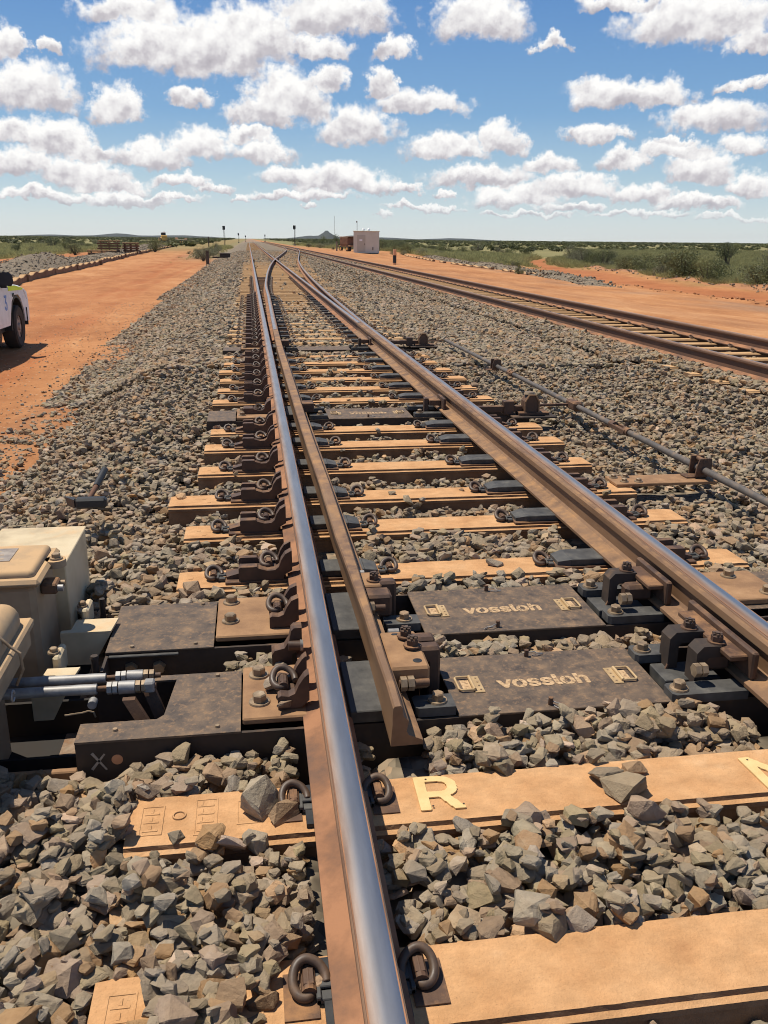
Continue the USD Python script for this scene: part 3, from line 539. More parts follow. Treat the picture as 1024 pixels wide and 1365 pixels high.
def rail(name, label, xfun, ylist, dz=0.0, worn=0.0, group=None, body='rail_body', gauge_sign=1):
    y = np.asarray(ylist, float); x = xfun(y)
    t = thing(name, label, 'rail', (0, 0, 0), group=group)
    def sweep(profile, closed):
        pr = np.array(profile); k = len(pr)
        v = np.stack([x[:, None] + pr[None, :, 0], np.repeat(y[:, None], k, 1), np.full((len(y), k), BASEZ + dz) + pr[None, :, 1]], -1)
        return v
    v = sweep(BODY, True); part(t, 'rail_body', loft(v[:, ::-1]), body, 25)
    h = sweep(HEAD, False); n, k, _ = h.shape
    a = (np.arange(n - 1)[:, None]*k + np.arange(k - 1)[None]).ravel()
    f = np.stack([a, a + 1, a + k + 1, a + k], 1)
    p = part(t, 'rail_head', (h.reshape(-1, 3), f), 'rail_head', True)
    primvar(p, 'across', np.tile(np.array(HEAD)[:, 0]*gauge_sign + worn, n))
    return t
def yrange(a, b): return np.unique(np.concatenate([np.linspace(a, min(b, 30), 30), np.linspace(30, min(b, 110), 60), np.linspace(110, b, 24)])) if b > 110 else np.linspace(a, b, 40)
rail('rail', 'long straight steel rail with a polished silver head, nearest to the point machines', lambda y: np.interp(y, [1.0, 3.2], [.004, .016]), np.unique(np.concatenate([np.linspace(.4, 3.4, 12), yrange(3.5, 420)])), worn=0.002)
rail('rail', 'outer curved rail of the near track, bending away towards the second track', x_stock_right, yrange(0.4, Y3), worn=-0.010, dz=-0.001)
rail('rail', 'near rail of the brown second track on the right', lambda y: 0*y + T2L, yrange(1.0, 420), worn=-0.022)
rail('rail', 'far rail of the brown second track on the right, beside the orange dirt', lambda y: 0*y + T2R, yrange(1.0, 420), worn=-0.022, dz=0.0005)
# left switch blade: thick forged section at the tip, then an ordinary rail that curves off to the right
lb = thing('switch_blade', 'brown switch blade standing open beside the polished rail, its cut end near the letter R', 'switch blade')
secs = []
for y in np.concatenate([[2.2, 2.24, 2.32, 2.5], np.linspace(2.8, 13.0, 24)]):
    I = lambda ys_, vs: float(np.interp(y, ys_, vs))
    R_ = I([2.2, 2.5, 2.9, 3.6, 4.6, 5.3, 6.3, 8.5, 11, 13], [.213, .209, .211, .214, .212, .204, .197, .196, .190, .2005]); Wd = I([2.2, 2.9, 3.6, 6.3, 8.5, 13], [.027, .032, .056, .062, .073, .0735]); L_ = R_ - Wd
    Lb = I([2.2, 2.9, 3.6, 4.5, 6, 7, 8.5, 11, 13], [.180, .186, .175, .164, .146, .138, .134, .128, .142]); Wr = I([2.2, 3.0, 4.0, 6.5, 13], [.226, .216, .206, .188, .180]); Fr = I([2.2, 4, 8, 13], [.276, .268, .25, .240])
    h = I([2.2, 2.34, 3.0, 6], [.170, .184, .189, .194]); b = .03
    secs.append([(Lb, y, b + .009), (Lb, y, b + .030), (max(Lb + .004, L_ - .012), y, h - .060), (L_ - .002, y, h - .040), (L_ - .001, y, h - .007), (L_ + .004, y, h), (R_ - .006, y, h + .001), (R_, y, h - .006), (R_ + .003, y, h - .034), (Wr + (.006 if y < 2.6 else 0), y, h - .050),
                 (Wr, y, b + .058), (Wr + .006, y, b + .044), (Fr, y, b + .024), (Fr, y, b + .010)])
part(lb, 'blade', loft(np.array(secs)), 'blade_steel', 22)
yl = yrange(13.0, Y3); xl = d_blade(yl); pr = np.array(BODY); k = len(pr)
v = np.stack([xl[:, None] + pr[None, :, 0], np.repeat(yl[:, None], k, 1), np.full((len(yl), k), BASEZ - .002) + pr[None, :, 1]], -1)
part(lb, 'rail_body', loft(v[:, ::-1]), 'rail_body', 25, label='closure rail curving away to the right')
pr = np.array(HEAD); k = len(pr); n = len(yl)
v = np.stack([xl[:, None] + pr[None, :, 0], np.repeat(yl[:, None], k, 1), np.full((n, k), BASEZ - .002) + pr[None, :, 1]], -1)
a = (np.arange(n - 1)[:, None]*k + np.arange(k - 1)[None]).ravel()
primvar(part(lb, 'rail_head', (v.reshape(-1, 3), np.stack([a, a + 1, a + k + 1, a + k], 1)), 'rail_head', True), 'across', np.tile(-pr[:, 0] - .010, n))
# right switch blade, closed against the outer rail, straight on to the horizon
rb = thing('switch_blade', 'straight switch blade closed tight against the outer rail, its pale foot towards the lettered lids', 'switch blade')
secs = []
for y in np.linspace(2.2, 14.0, 28):
    w = float(w_blade(y)); g = 1.4725; h = RT + float(np.interp(y, [2.2, 4, 8, 14], [-.008, -.003, -.001, 0])); b = 0.03; wl = g + min(.018, w*.5)
    r = g + w*.97
    secs.append([(r, y, b + .010), (r, y, h - .012), (r - .004, y, h - .003), (g + .006, y, h - .002), (g, y, h - .010), (g - .001, y, h - .036), (wl, y, h - .048), (wl, y, b + .052), (wl - .01, y, b + .040), (g - .062, y, b + .022), (g - .062, y, b + .009)])
part(rb, 'blade', loft(np.array(secs)[:, ::-1]), 'blade_steel', 22)
yl = yrange(14.0, 420); pr = np.array(BODY); k = len(pr)
v = np.stack([np.full((len(yl), k), GA) + pr[None, :, 0], np.repeat(yl[:, None], k, 1), np.full((len(yl), k), BASEZ + .0015) + pr[None, :, 1]], -1)
part(rb, 'rail_body', loft(v[:, ::-1]), 'rail_body', 25)
pr = np.array(HEAD); k = len(pr); n = len(yl)
v = np.stack([np.full((n, k), GA) + pr[None, :, 0], np.repeat(yl[:, None], k, 1), np.full((n, k), BASEZ + .0015) + pr[None, :, 1]], -1)
a = (np.arange(n - 1)[:, None]*k + np.arange(k - 1)[None]).ravel()
primvar(part(rb, 'rail_head', (v.reshape(-1, 3), np.stack([a, a + 1, a + k + 1, a + k], 1)), 'rail_head', True), 'across', np.tile(pr[:, 0] + .006, n))
# worn running band along the top of the closed blade and stock rail near the camera
def strip(parent, name, xf, ya, yb, xo, zf, worn, n=40):
    yl = np.linspace(ya, yb, n); k = len(xo)
    v = np.stack([xf(yl)[:, None] + np.array(xo)[None], np.repeat(yl[:, None], k, 1), np.array([[zf(y, u) for u in range(k)] for y in yl])], -1)
    a = (np.arange(n - 1)[:, None]*k + np.arange(k - 1)[None]).ravel()
    p = part(parent, name, (v.reshape(-1, 3), np.stack([a, a + 1, a + k + 1, a + k], 1)), 'rail_head', True)
    primvar(p, 'across', np.tile(np.array(worn), n))

# crossing frog where the two rails cut each other
fr = thing('crossing_frog', 'dark cast crossing where the curved rail cuts the straight rail far up the track', 'rail crossing')
fy = 62.0
m = MB()
for s in (-1, 1):
    m.tube([(GA + s*.11 - .03, fy - 5, .15), (GA + s*.075, fy - 1.2, .15), (GA + s*.075 + .03, fy + 1, .15), (GA + s*.13 + .06, fy + 3.5, .15)], .03, 6)
part(fr, 'wing_rail', m, 'rail_body')
part(fr, 'base_casting', MB().box(GA - .3, GA + .36, fy - 3, fy + 4, .004, .03), 'dark_steel')
for (cx, nm) in ((.085, 'left'), (2.95, 'right')):
    pass
single('check_rail', MB().box(.075, .11, fy - 4, fy + 4, .02, .21, .008), 'rail_body', 'short check rail bolted inside the straight rail abreast of the crossing', 'check rail')

# ------------------------------------------------------------------ fastenings and sleepers
CLIP_PATH = np.array([(40, -8, 22), (37, 14, 32), (22, 34, 46), (-4, 43, 55), (-26, 33, 50), (-37, 10, 37), (-36, -17, 24), (-23, -36, 17), (-5, -40, 16), (4, -26, 18), (4, 0, 19), (4, 34, 19)])/1000.0
def clip_mesh(n=9, k=4):
    return tube_mesh(catmull(CLIP_PATH*np.array([.88, .82, .80]), k), 0.0102, n, True)
CLIP_FINE, CLIP_LOW = clip_mesh(10, 5), clip_mesh(5, 1)
def place(mesh, x, y, z, s=1, mirror=False, rot=0.0):
    v, f = mesh; v = v.copy()*s
    if mirror: v[:, 0] *= -1; f = f[:, ::-1]
    c, q = math.cos(rot), math.sin(rot)
    v = np.stack([v[:, 0]*c - v[:, 1]*q, v[:, 0]*q + v[:, 1]*c, v[:, 2]], 1) + (x, y, z)
    return v, f
def shoulder(x, y, z, mirror=False):
    s = -1 if mirror else 1
    m = MB()
    m.hull([(x + s*a, y + b, z + c) for a in (-.020, .016) for b in (-.028, .030) for c in (0, .010)] + [(x + s*a, y + b, z + .034) for a in (-.012, .008) for b in (-.018, .020)])
    m.cyl((x - s*.002, y - .030, z + .018), (x - s*.002, y + .034, z + .018), .0165, n=12)
    return m
def insulator(x, y, z, mirror=False):
    s = -1 if mirror else 1
    m = MB(); m.box(min(x + s*.012, x + s*.050), max(x + s*.012, x + s*.050), y - .045, y - .02, z, z + .012, .002)
    m.box(min(x + s*.012, x + s*.022), max(x + s*.012, x + s*.022), y - .045, y + .045, z, z + .018, .002)
    m.box(min(x + s*.020, x + s*.052), max(x + s*.020, x + s*.052), y - .02, y + .012, z + .012, z + .020, .002); return m
SLEEPER_PROFILE = [(-.128, -.20), (-.116, -.034), (-.120, -.030), (-.118, -.016), (-.104, -.012), (-.100, 0), (.100, 0), (.104, -.012), (.118, -.016), (.120, -.030), (.116, -.034), (.128, -.20)]
def sleeper_body(x0, x1, chips=0, seed=0):
    secs = []; r = np.random.default_rng(seed); n = 2 if not chips else max(8, int((x1 - x0)/.035))
    prof = np.array(SLEEPER_PROFILE)
    for i, x in enumerate(np.linspace(x0, x1, n)):
        q = prof.copy()
        if chips and 0 < i < n - 1:
            q[4:6, 0] += r.normal(0, .0004, 2); q[6:8, 0] += r.normal(0, .0004, 2); q[2:4, 0] += r.normal(0, .0003, 2); q[8:10, 0] += r.normal(0, .0003, 2)
            for e in (5, 6):
                if r.random() < .05: q[e, 1] -= r.uniform(.0005, .002)
        if i in (0, n - 1): q = q*np.array([.985, 1.0]); q[5:7, 1] -= .003
        secs.append([(x, a, b) for a, b in q])
    return loft(np.array(secs)[:, ::-1])
def fasten(t, x, y, z, mirror, mesh=None, base=True, label=None):
    part(t, 'rail_clip', place(mesh if mesh is not None else CLIP_FINE, x, y, z, 1.0, mirror), 'clip_steel', True, label)
    if base:
        part(t, 'clip_shoulder', shoulder(x, y, z, mirror), 'rust_steel')
        part(t, 'insulator', insulator(x, y, z + .004, mirror), 'slide_steel')
ORD = 'first second third fourth fifth sixth seventh eighth ninth tenth eleventh twelfth thirteenth fourteenth fifteenth sixteenth seventeenth eighteenth'.split()
SL_L, SL_R = -0.545, 2.10
# --- plain sleepers in front of the switch
def plain_sleeper(y, label, seed):
    t = thing('concrete_sleeper', label, 'sleeper', (0, y, 0))
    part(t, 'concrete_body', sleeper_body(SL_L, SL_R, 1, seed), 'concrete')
    for xr in (0.0, GA + .035):
        part(t, 'rail_pad', MB().box(xr - .085, xr + .085, -.085, .085, .0005, BASEZ - .0008), 'black_plastic')
        fasten(t, xr - .112, .02, 0, False); fasten(t, xr + .112, .02, 0, True)
        part(t, 'shoulder_plate', MB().box(xr + .095, xr + .165, -.055, .06, .0005, .004), 'rust_steel')
        part(t, 'shoulder_plate', MB().box(xr - .165, xr - .095, -.055, .06, .0005, .004), 'rust_steel')
    # cast marks on the left end: two frames of raised worn figures, a ring and a square
    m = MB()
    def frame(x0, x1, y0, y1, w=.004, h=.0014):
        m.box(x0, x1, y0, y0 + w, .0002, h); m.box(x0, x1, y1 - w, y1, .0002, h); m.box(x0, x0 + w, y0 + w, y1 - w, .0002, h); m.box(x1 - w, x1, y0 + w, y1 - w, .0002, h)
    frame(-.375, -.315, -.075, .075); frame(-.265, -.205, -.045, .055); frame(-.515, -.455, -.06, .06)
    for q in range(4): m.box(-.367, -.325, -.060 + q*.034, -.056 + q*.034 + .004, .0002, .0014); m.box(-.36, -.354, -.055 + q*.034, -.035 + q*.034, .0002, .002)
    for q in range(3): m.box(-.505, -.467, -.045 + q*.034, -.038 + q*.034, .0002, .0014); m.box(-.49, -.483, -.038 + q*.034, -.02 + q*.034, .0002, .002)
    m.cyl((-.235, .005, .0002), (-.235, .005, .002), .006, n=10)
    m.tube([(-.415 + .016*math.cos(a), .012 + .016*math.sin(a), .0008) for a in np.linspace(0, 2*math.pi, 20)], .003, 6, caps=False)
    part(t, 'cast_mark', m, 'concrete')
    return t
plain_sleeper(0.765, 'concrete sleeper at the bottom edge, nearest to the photographer', 1)
plain_sleeper(1.385, 'wide dusty concrete sleeper just in front of the lettered one', 2)
RS = plain_sleeper(1.997, 'concrete sleeper carrying the cream letters R and N', 3)
# --- sleepers under the blades: slide chairs on both rails
CHAIR_POLY = [(-.275, .010), (-.275, .072), (-.268, .078), (-.195, .078), (-.188, .070), (-.150, .058), (-.115, .060), (-.098, .075), (-.088, .105), (-.070, .132), (-.045, .146), (-.0405, .146), (-.0405, .055), (-.078, .034), (-.080, .010)]
def solid(mb):
    v, f = mb.mesh() if isinstance(mb, MB) else mb
    return manifold3d.Manifold(manifold3d.Mesh(np.asarray(v, np.float32), np.asarray(f, np.uint32)))
def union(*mbs):
    out = None
    for m in mbs:
        q = solid(trimesh_fixed(m)); out = q if out is None else out + q
    q = out.to_mesh(); return np.array(q.vert_properties[:, :3], float), np.array(q.tri_verts, int)
def trimesh_fixed(m):
    v, f = m.mesh() if isinstance(m, MB) else m
    t = trimesh.Trimesh(v, f, process=True); t.fix_normals()
    return np.array(t.vertices), np.array(t.faces)
def mirror_x(mesh, mx):
    v, f = mesh; w = v.copy(); w[:, 0] = [mx(a) for a in v[:, 0]]
    return w, (f[:, ::-1] if mx(1) < mx(0) else f)
_lump = MB(); _lump.hull([(x, y, z) for x in (-.33, -.25) for y in (-.045, .02) for z in (.0127, .024)] + [(-.25, y, .045) for y in (-.045, .02)])
CHAIR = union(MB().prism(CHAIR_POLY, 'y', -.078, -.032), MB().prism(CHAIR_POLY, 'y', .045, .078), MB().box(-.272, -.082, -.04, .05, .0127, .052), _lump)
def chair(t, mx, fine, seed=0):
    """mx: maps local left-rail x to world x (mirrors for the right rail)"""
    mir = mx(1) < mx(0)
    X = lambda a, b: (min(mx(a), mx(b)), max(mx(a), mx(b)))
    b = MB()
    a0, a1 = X(-.335, .355); b.box(a0, a1, -.085, .085, .001, .0125, .002)
    part(t, 'baseplate', b, 'rust_steel')
    part(t, 'chair_bracket', mirror_x(CHAIR, mx), 'chair_steel')
    cm = CLIP_FINE if fine else CLIP_LOW
    part(t, 'rail_clip', place(cm, mx(-.140), .012, .050, 1.05, mir), 'clip_steel', True)
    part(t, 'clip_shoulder', shoulder(mx(-.140), .006, .050, mir), 'chair_steel')
    fasten(t, mx(-.385), .0, .002, mir, cm)
    s = MB(); a0, a1 = X(.088, .285); s.box(a0, a1, -.072, .072, .0128, .044, .003)
    a0, a1 = X(.285, .345); s.hull([(a0 if not mir else a1, y, z) for y in (-.072, .072) for z in (.0128, .043)] + [(a1 if not mir else a0, y, z) for y in (-.055, .055) for z in (.0128, .030)])
    part(t, 'slide_plate', s, 'slide_steel')
    fasten(t, mx(.405), .004, .002, not mir, cm)
LX = lambda a: a
RX = lambda a: GA + .03 - a
SW_Y = [3.70, 4.375, 4.955, 5.64, 6.31, 6.86, 8.20, 8.85, 9.50, 10.15, 10.80, 11.42]
rows = []
for i, y in enumerate(SW_Y):
    lab = f'concrete switch sleeper with slide chairs, {ORD[i]} beyond the two lettered steel bearers'
    if i >= 6: lab = f'concrete switch sleeper with slide chairs, {ORD[i - 6]} beyond the third steel bearer'
    x0 = SL_L - (0.14 if i == 2 else 0.02*math.sin(i*2.3)); x1 = 2.13 + .03*math.sin(i*1.7)
    t = thing('concrete_sleeper', lab, 'sleeper', (0, y, 0)); rows.append((y, x0, x1, .24))
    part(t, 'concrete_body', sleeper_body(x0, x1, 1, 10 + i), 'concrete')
    chair(t, LX, i < 5); chair(t, RX, i < 5)
    if i < 6:
        m = MB()
        for (q, yy) in ((-.50, .02), (-.47, -.05), (-.43, .03)): m.box(q, q + .02, yy - .012, yy + .012, .0002, .0014)
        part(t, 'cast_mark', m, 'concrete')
for y in (0.765, 1.385, 1.997): rows.append((y, SL_L, SL_R, .24))
# --- sleepers further up the main track, lengthening with the curve
y = 13.0; i = 0
P_CLIPS = None
while y < 66:
    x1 = 2.12 + float(dcurve(y)) + .02*math.sin(i*1.3); x0 = SL_L + .02*math.sin(i*2.1)
    lab = 'dusty concrete sleeper half sunk in ballast further up the near track' if y < 28 else 'far concrete sleeper showing as a tan band under the converging rails'
    grp = 'half sunk sleepers beyond the switch' if y < 28 else 'far sleepers up the near track'
    t = thing('concrete_sleeper', lab, 'sleeper', (0, y, 0), group=grp)
    rows.append((y, x0, x1, .24))
    part(t, 'concrete_body', sleeper_body(x0, x1), 'concrete_far')
    if y < 36:
        db = float(d_blade(y)); xs_ = float(x_stock_right(y))
        if y < 24:
            part(t, 'baseplate', MB().box(-.33, db + .25, -.085, .085, .001, .0125), 'rust_steel')
            part(t, 'baseplate', MB().box(1.51 - .27, xs_ + .33, -.085, .085, .001, .0125), 'rust_steel')
            part(t, 'chair_bracket', MB().prism(CHAIR_POLY, 'y', -.07, .07), 'chair_steel')
            part(t, 'slide_plate', MB().box(db + .08, db + .22, -.06, .06, .0127, .045), 'slide_steel')
            part(t, 'slide_plate', MB().box(1.51 - .23, 1.51 - .085, -.06, .06, .0127, .045), 'slide_steel')
            spots = [(-.14, .05, False), (-.385, .002, False), (db + .28, .002, True), (1.51 - .29, .002, False), (xs_ + .30, .002, True)]
        else:
            part(t, 'baseplate', MB().box(-.2, db + .2, -.085, .085, .001, .0125), 'rust_steel')
            part(t, 'baseplate', MB().box(1.51 - .2, xs_ + .2, -.085, .085, .001, .0125), 'rust_steel')
            spots = [(-.12, .012, False), (db + .12, .012, True), (1.51 - .12, .012, False), (xs_ + .12, .012, True)]
        for (cx, cz, mir) in spots:
            part(t, 'rail_clip', place(CLIP_LOW, cx, 0, cz, 1.0, mir), 'clip_steel')
    y += 0.615; i += 1
# --- second track: one sleeper, then copies
def track2_first():
    t = thing('track_sleeper', 'pale concrete sleeper of the second track on the right', 'sleeper', (6.12, 4.2, 0), group='sleepers under the second track')
    part(t, 'concrete_body', sleeper_body(-1.25, 1.25), 'concrete_far')
    for xr in (-.75, .75):
        for s in (-1, 1):
            part(t, 'rail_clip', place(CLIP_LOW, xr + s*.112, .01, .002, 1.0, s > 0), 'clip_steel')
    return t
T2 = track2_first(); yy = 4.2 + .6
while yy < 75:
    copy_of(T2, loc=(6.12, yy, 0)); yy += 0.6
# everything further off reads as bands
far = MB()
yy = 66.2
while yy < 300:
    far.box(-.54, 2.12 + (float(dcurve(yy)) if yy < 110 else 0), yy - .11, yy + .11, -.1, -.006); 
    if yy > 75: far.box(4.87, 7.37, yy - .11, yy + .11, -.1, -.006)
    yy += 0.62
single('distant_sleepers', far, 'concrete_far', 'faint tan bands of sleepers beyond the crossing, too far to tell apart', 'sleepers', kind='stuff')

# letters on the sleeper
def letter(ch, x, y, size, rot, label):
    m = meshkit.text_mesh(ch, size, 0.004, bold=1)
    v = np.array(m.vertices); f = np.array(m.faces)
    v[:, 0] -= v[:, 0].mean(); v[:, 1] -= (v[:, 1].min() + v[:, 1].max())/2
    v[:, 0] *= 1.12
    c, s = math.cos(rot), math.sin(rot)
    v = np.stack([v[:, 0]*c - v[:, 1]*s + x, v[:, 0]*s + v[:, 1]*c + y, v[:, 2] + .0015], 1)
    t = thing('letter_plate', label, 'letter'); part(t, 'letter', (v, f), 'letter_plate')
    for (dx, dy) in ((-.5, .43), (-.5, -.42), (.45, -.42)):
        px, py = dx*size*.62, dy*size
        pins = MB().cyl((x + px*c - py*s, y + px*s + py*c, .005), (x + px*c - py*s, y + px*s + py*c, .0068), .003, n=8); part(t, 'nail', pins, 'dark_steel')
letter('R', .302, 2.012, .142, -.02, 'cream plate letter R nailed to the concrete sleeper')
letter('N', 1.265, 1.985, .142, .05, 'cream plate letter N cut off by the right edge of the photo')

# ------------------------------------------------------------------ hollow steel bearers with lettered lids
def vossloh(x, y, width, z, h=.0012):
    m = meshkit.text_mesh('vossloh', .06, h, bold=2)
    v = np.array(m.vertices); f = np.array(m.faces)
    s = width/(v[:, 0].max() - v[:, 0].min()); v[:, :2] -= (v[:, :2].min(0) + v[:, :2].max(0))/2; v[:, :2] *= s
    return v + (x, y, z), f
def stencil_gaps(x, y, width, z):
    m = MB()
    for u in (-.268, .245):          # the two round letters are cut by slanting bridges
        c = x + u*width
        for dx, dy in ((.006, .012), (-.006, -.012)): m.hull([(c + dx + a - b*.3, y - .006 + dy + b, zz) for a in (-.0022, .0022) for b in (-.012, .012) for zz in (z, z + .0016)])
    return m
def handle(t, x, y, s):
    """plate and hinged bail lying flat; s = +1 when the bail points to +x"""
    hd = part(t, 'handle', MB().box(min(x, x - s*.034), max(x, x - s*.034), y - .056, y + .056, .0085, .0115, .001), 'zinc_plated')
    m = MB().tube([(x, y - .045, .016), (x + s*.046, y - .045, .016), (x + s*.052, y - .039, .016), (x + s*.052, y + .039, .016), (x + s*.046, y + .045, .016), (x, y + .045, .016)], .0042, 8)
    m.cyl((x, y - .046, .016), (x, y + .046, .016), .0065, n=8)
    part(hd, 'bail', m, 'zinc_plated', 40)
    part(hd, 'backing', MB().box(min(x + s*.006, x + s*.036), max(x + s*.006, x + s*.036), y - .035, y + .035, .0083, .0095), 'stencil_paint')
    r = MB()
    for q in (-.04, -.013, .013, .04): r.cyl((x - s*.022, y + q, .0115), (x - s*.022, y + q, .0135), .0035, n=8)
    part(hd, 'rivet', r, 'bolt_steel')
def lid_pin(t, x, y, ang):
    m = MB().cyl((x, y, .008), (x, y, .034), .0085, .0080, 10)
    p = part(t, 'lid_pin', m, 'rust_steel', 40)
    c, s = math.cos(ang), math.sin(ang)
    pts = [(-.012, 0, .022), (.018, .004, .022), (.034, .012, .019), (.046, .002, .016), (.064, .006, .013), (.04, -.004, .012), (.02, -.006, .014)]
    part(p, 'wire_clip', MB().tube([(x + a*c - b*s, y + a*s + b*c, z) for a, b, z in pts], .0018, 6, smooth_path=3), 'galvanised', True)
def strap(t, x0, x1, yc, bx, w=.042, z=.034):
    m = MB(); m.prism([(x0 + .012, yc - w), (x1, yc - w), (x1, yc + w), (x0 + .012, yc + w), (x0, yc + w - .012), (x0, yc - w + .012)], 'z', .002, z)
    p = part(t, 'strap', m, 'slide_steel')
    part(p, 'bolt', hexbolt(MB(), bx, yc, z + .0005, .021, .024), 'bolt_steel')
def bearer(label, y0, y1, xl, xr, lid, near=None):
    t = thing('steel_bearer', label, 'steel bearer')
    part(t, 'near_wall', MB().box(xl, xr, y0, y0 + .012, -.21, -.001), 'dark_steel')
    part(t, 'far_wall', MB().box(xl, xr, y1 - .012, y1, -.21, -.001), 'dark_steel')
    part(t, 'floor_plate', MB().box(xl, xr, y0 + .013, y1 - .013, -.21, -.196), 'dark_steel')
    part(t, 'end_plate', MB().box(xr - .012, xr - .0005, y0 + .0125, y1 - .0125, -.195, -.002), 'dark_steel')
    l = part(t, 'middle_lid', MB().box(lid[0], lid[1], y0 - .006, y1 + .006, 0, .008, .0015), 'lid_steel')
    return t, l
n0, n1 = 2.398, 2.792; f0, f1 = 3.000, 3.420
nb, nl = bearer('nearer steel bearer with a lettered lid and cut-out end beside the silver rods', n0, n1, -.752, 2.25, (.432, 1.158))
fb_, fl = bearer('farther of the two big lettered steel bearers, its left end fully covered', f0, f1, -.752, 2.25, (.442, 1.170))
for L_, X_, Y_ in ((nl, .772, 2.585), (fl, .800, 3.200)): part(L_, 'stencil_bridge', stencil_gaps(X_, Y_, .325, .0081), 'lid_steel', kind='stuff')
part(nl, 'lettering', vossloh(.772, 2.585, .325, .0081), 'stencil_paint'); part(fl, 'lettering', vossloh(.800, 3.200, .325, .0081), 'stencil_paint')
for t, yy, xa, xb in ((nb, 2.585, .520, 1.045), (fb_, 3.205, .535, 1.075)):
    handle(t, xa, yy, -1); handle(t, xb, yy, 1)
lid_pin(nb, .770, 2.77, 0.0); lid_pin(nb, .745, 2.425, -1.0); lid_pin(fb_, .785, 3.395, -.4); lid_pin(fb_, .735, 3.03, 3.4)
# left hand ends
part(nb, 'cut_lid', MB().prism([(-.752, n0 - .004), (-.258, n0 - .004), (-.258, n1), (-.66, n1), (-.66, 2.757), (-.478, 2.757), (-.500, 2.525), (-.520, 2.502), (-.752, 2.502)], 'z', 0, .007), 'lid_steel')
part(fb_, 'left_lid', MB().box(-.752, -.362, f0 - .004, f1 + .004, 0, .007, .001), 'lid_steel')
for t, pts in ((nb, ((-.33, 2.43), (-.34, 2.765), (-.64, 2.45))), (fb_, ((-.66, 3.03), (-.43, 3.03), (-.42, 3.40)))):
    for (x, y) in pts: part(t, 'lid_screw', MB().cyl((x, y, .007), (x, y, .014), .0085, .007, 10), 'bolt_steel', 40)
for x in (-.665, -.565):   # bolt heads on the near face of the farther bearer
    a = np.arange(6)*math.pi/3 + .3
    part(fb_, 'bolt', MB().hull([(x + .026*math.cos(k), f0 - .001, -.062 + .026*math.sin(k)) for k in a] + [(x + .022*math.cos(k), f0 - .022, -.062 + .022*math.sin(k)) for k in a]), 'bolt_steel')
part(fb_, 'end_flange', MB().prism([(f0 - .13, -.005), (f0 - .13, -.02), (f0 - .02, -.20), (f0 - .004, -.20), (f0 - .004, -.005)], 'x', -.752, -.742), 'dark_steel')
part(fb_, 'top_flange', MB().box(-.74, -.49, f0 - .020, f0 - .005, -.012, -.004, .002), 'slide_steel')
# chalk cross and a round hole that shows orange, on the near face at the cut end
ck = MB()
for (a, b) in (((-.705, -.035), (-.665, -.095)), ((-.708, -.092), (-.668, -.040))):
    d = np.array(b) - np.array(a); n = np.array([-d[1], d[0]])/np.linalg.norm(d)*.0045
    ck.hull([(q[0], y, q[1]) for q in (np.array(a) + n, np.array(a) - n, np.array(b) + n*.6, np.array(b) - n*.6) for y in (n0 - .0008, n0 - .0001)])
part(nb, 'chalk_cross', ck, 'chalk')
part(nb, 'hole_plug', MB().cyl((-.632, n0 - .0015, -.062), (-.632, n0 + .002, -.062), .017, n=16), 'copper_disc', 40)
# plates bolted under the polished rail
for t, ya, yb, xa, bl in ((nb, 2.425, 2.775, -.252, ((-.198, 2.525), (-.198, 2.708))), (fb_, 3.03, 3.40, -.355, ((-.302, 3.165), (-.302, 3.350)))):
    m = MB().box(xa, -.02, ya, yb, .0075, .030, .005)
    part(t, 'rail_plate', m, 'dusty_plate')
    for (x, y) in bl: part(t, 'bolt', hexbolt(MB(), x, y, .0302, .023, .026, True, x*7), 'bolt_steel')
    ym = (ya + yb)/2 - .05
    POLY2 = [(-.152, .031), (-.152, .074), (-.142, .080), (-.118, .076), (-.098, .085), (-.085, .115), (-.068, .140), (-.045, .150), (-.0405, .150), (-.0405, .060), (-.078, .036)]
    if t is nb: POLY2 = [(a + .012, b) if a < -.05 else (a, b) for a, b in POLY2]
    part(t, 'chair_bracket', union(MB().prism(POLY2, 'y', ym - .085, ym - .045), MB().prism(POLY2, 'y', ym + .04, ym + .075), MB().box(-.135, -.08, ym - .05, ym + .045, .031, .060)), 'chair_steel')
    part(t, 'rail_clip', place(CLIP_FINE, -.118, ym + .02, .060, 1.08), 'clip_steel', True)
    part(t, 'clip_shoulder', shoulder(-.118, ym + .01, .058), 'chair_steel')
    part(t, 'slide_plate', MB().box(.082, .268, ya - .028, yb - .035, .004, .046, .003), 'slide_steel')
    part(t, 'slide_plate', MB().box(1.20, 1.405, ya + .11, yb - .11, -.04, .004, .003), 'slide_steel')
    part(t, 'cross_beam', MB().box(-.01, .078, ya - .02, yb - .02, -.15, .0125), 'dark_steel')
strap(nb, .292, .425, 2.452, .372); strap(fb_, .290, .430, 3.090, .372)
strap(nb, 1.152, 1.418, 2.425, 1.190); strap(nb, 1.150, 1.30, 2.715, 1.190); strap(fb_, 1.185, 1.418, 3.050, 1.228); strap(fb_, 1.185, 1.36, 3.325, 1.228)
for t, y in ((nb, 2.60), (fb_, 3.28)):    # field side plate of the right hand rail
    part(t, 'outer_plate', MB().box(1.66, 2.03, y - .16, y + .16, .002, .028, .004), 'dusty_plate')
    for (dx, dy) in ((1.90, .10), (1.97, -.10)): part(t, 'bolt', hexbolt(MB(), dx, y + dy, .0282, .023, .026), 'bolt_steel')
    part(t, 'right_lid', MB().box(1.70, 2.25, y - .2, y + .2, -.0015, .0015), 'lid_steel')
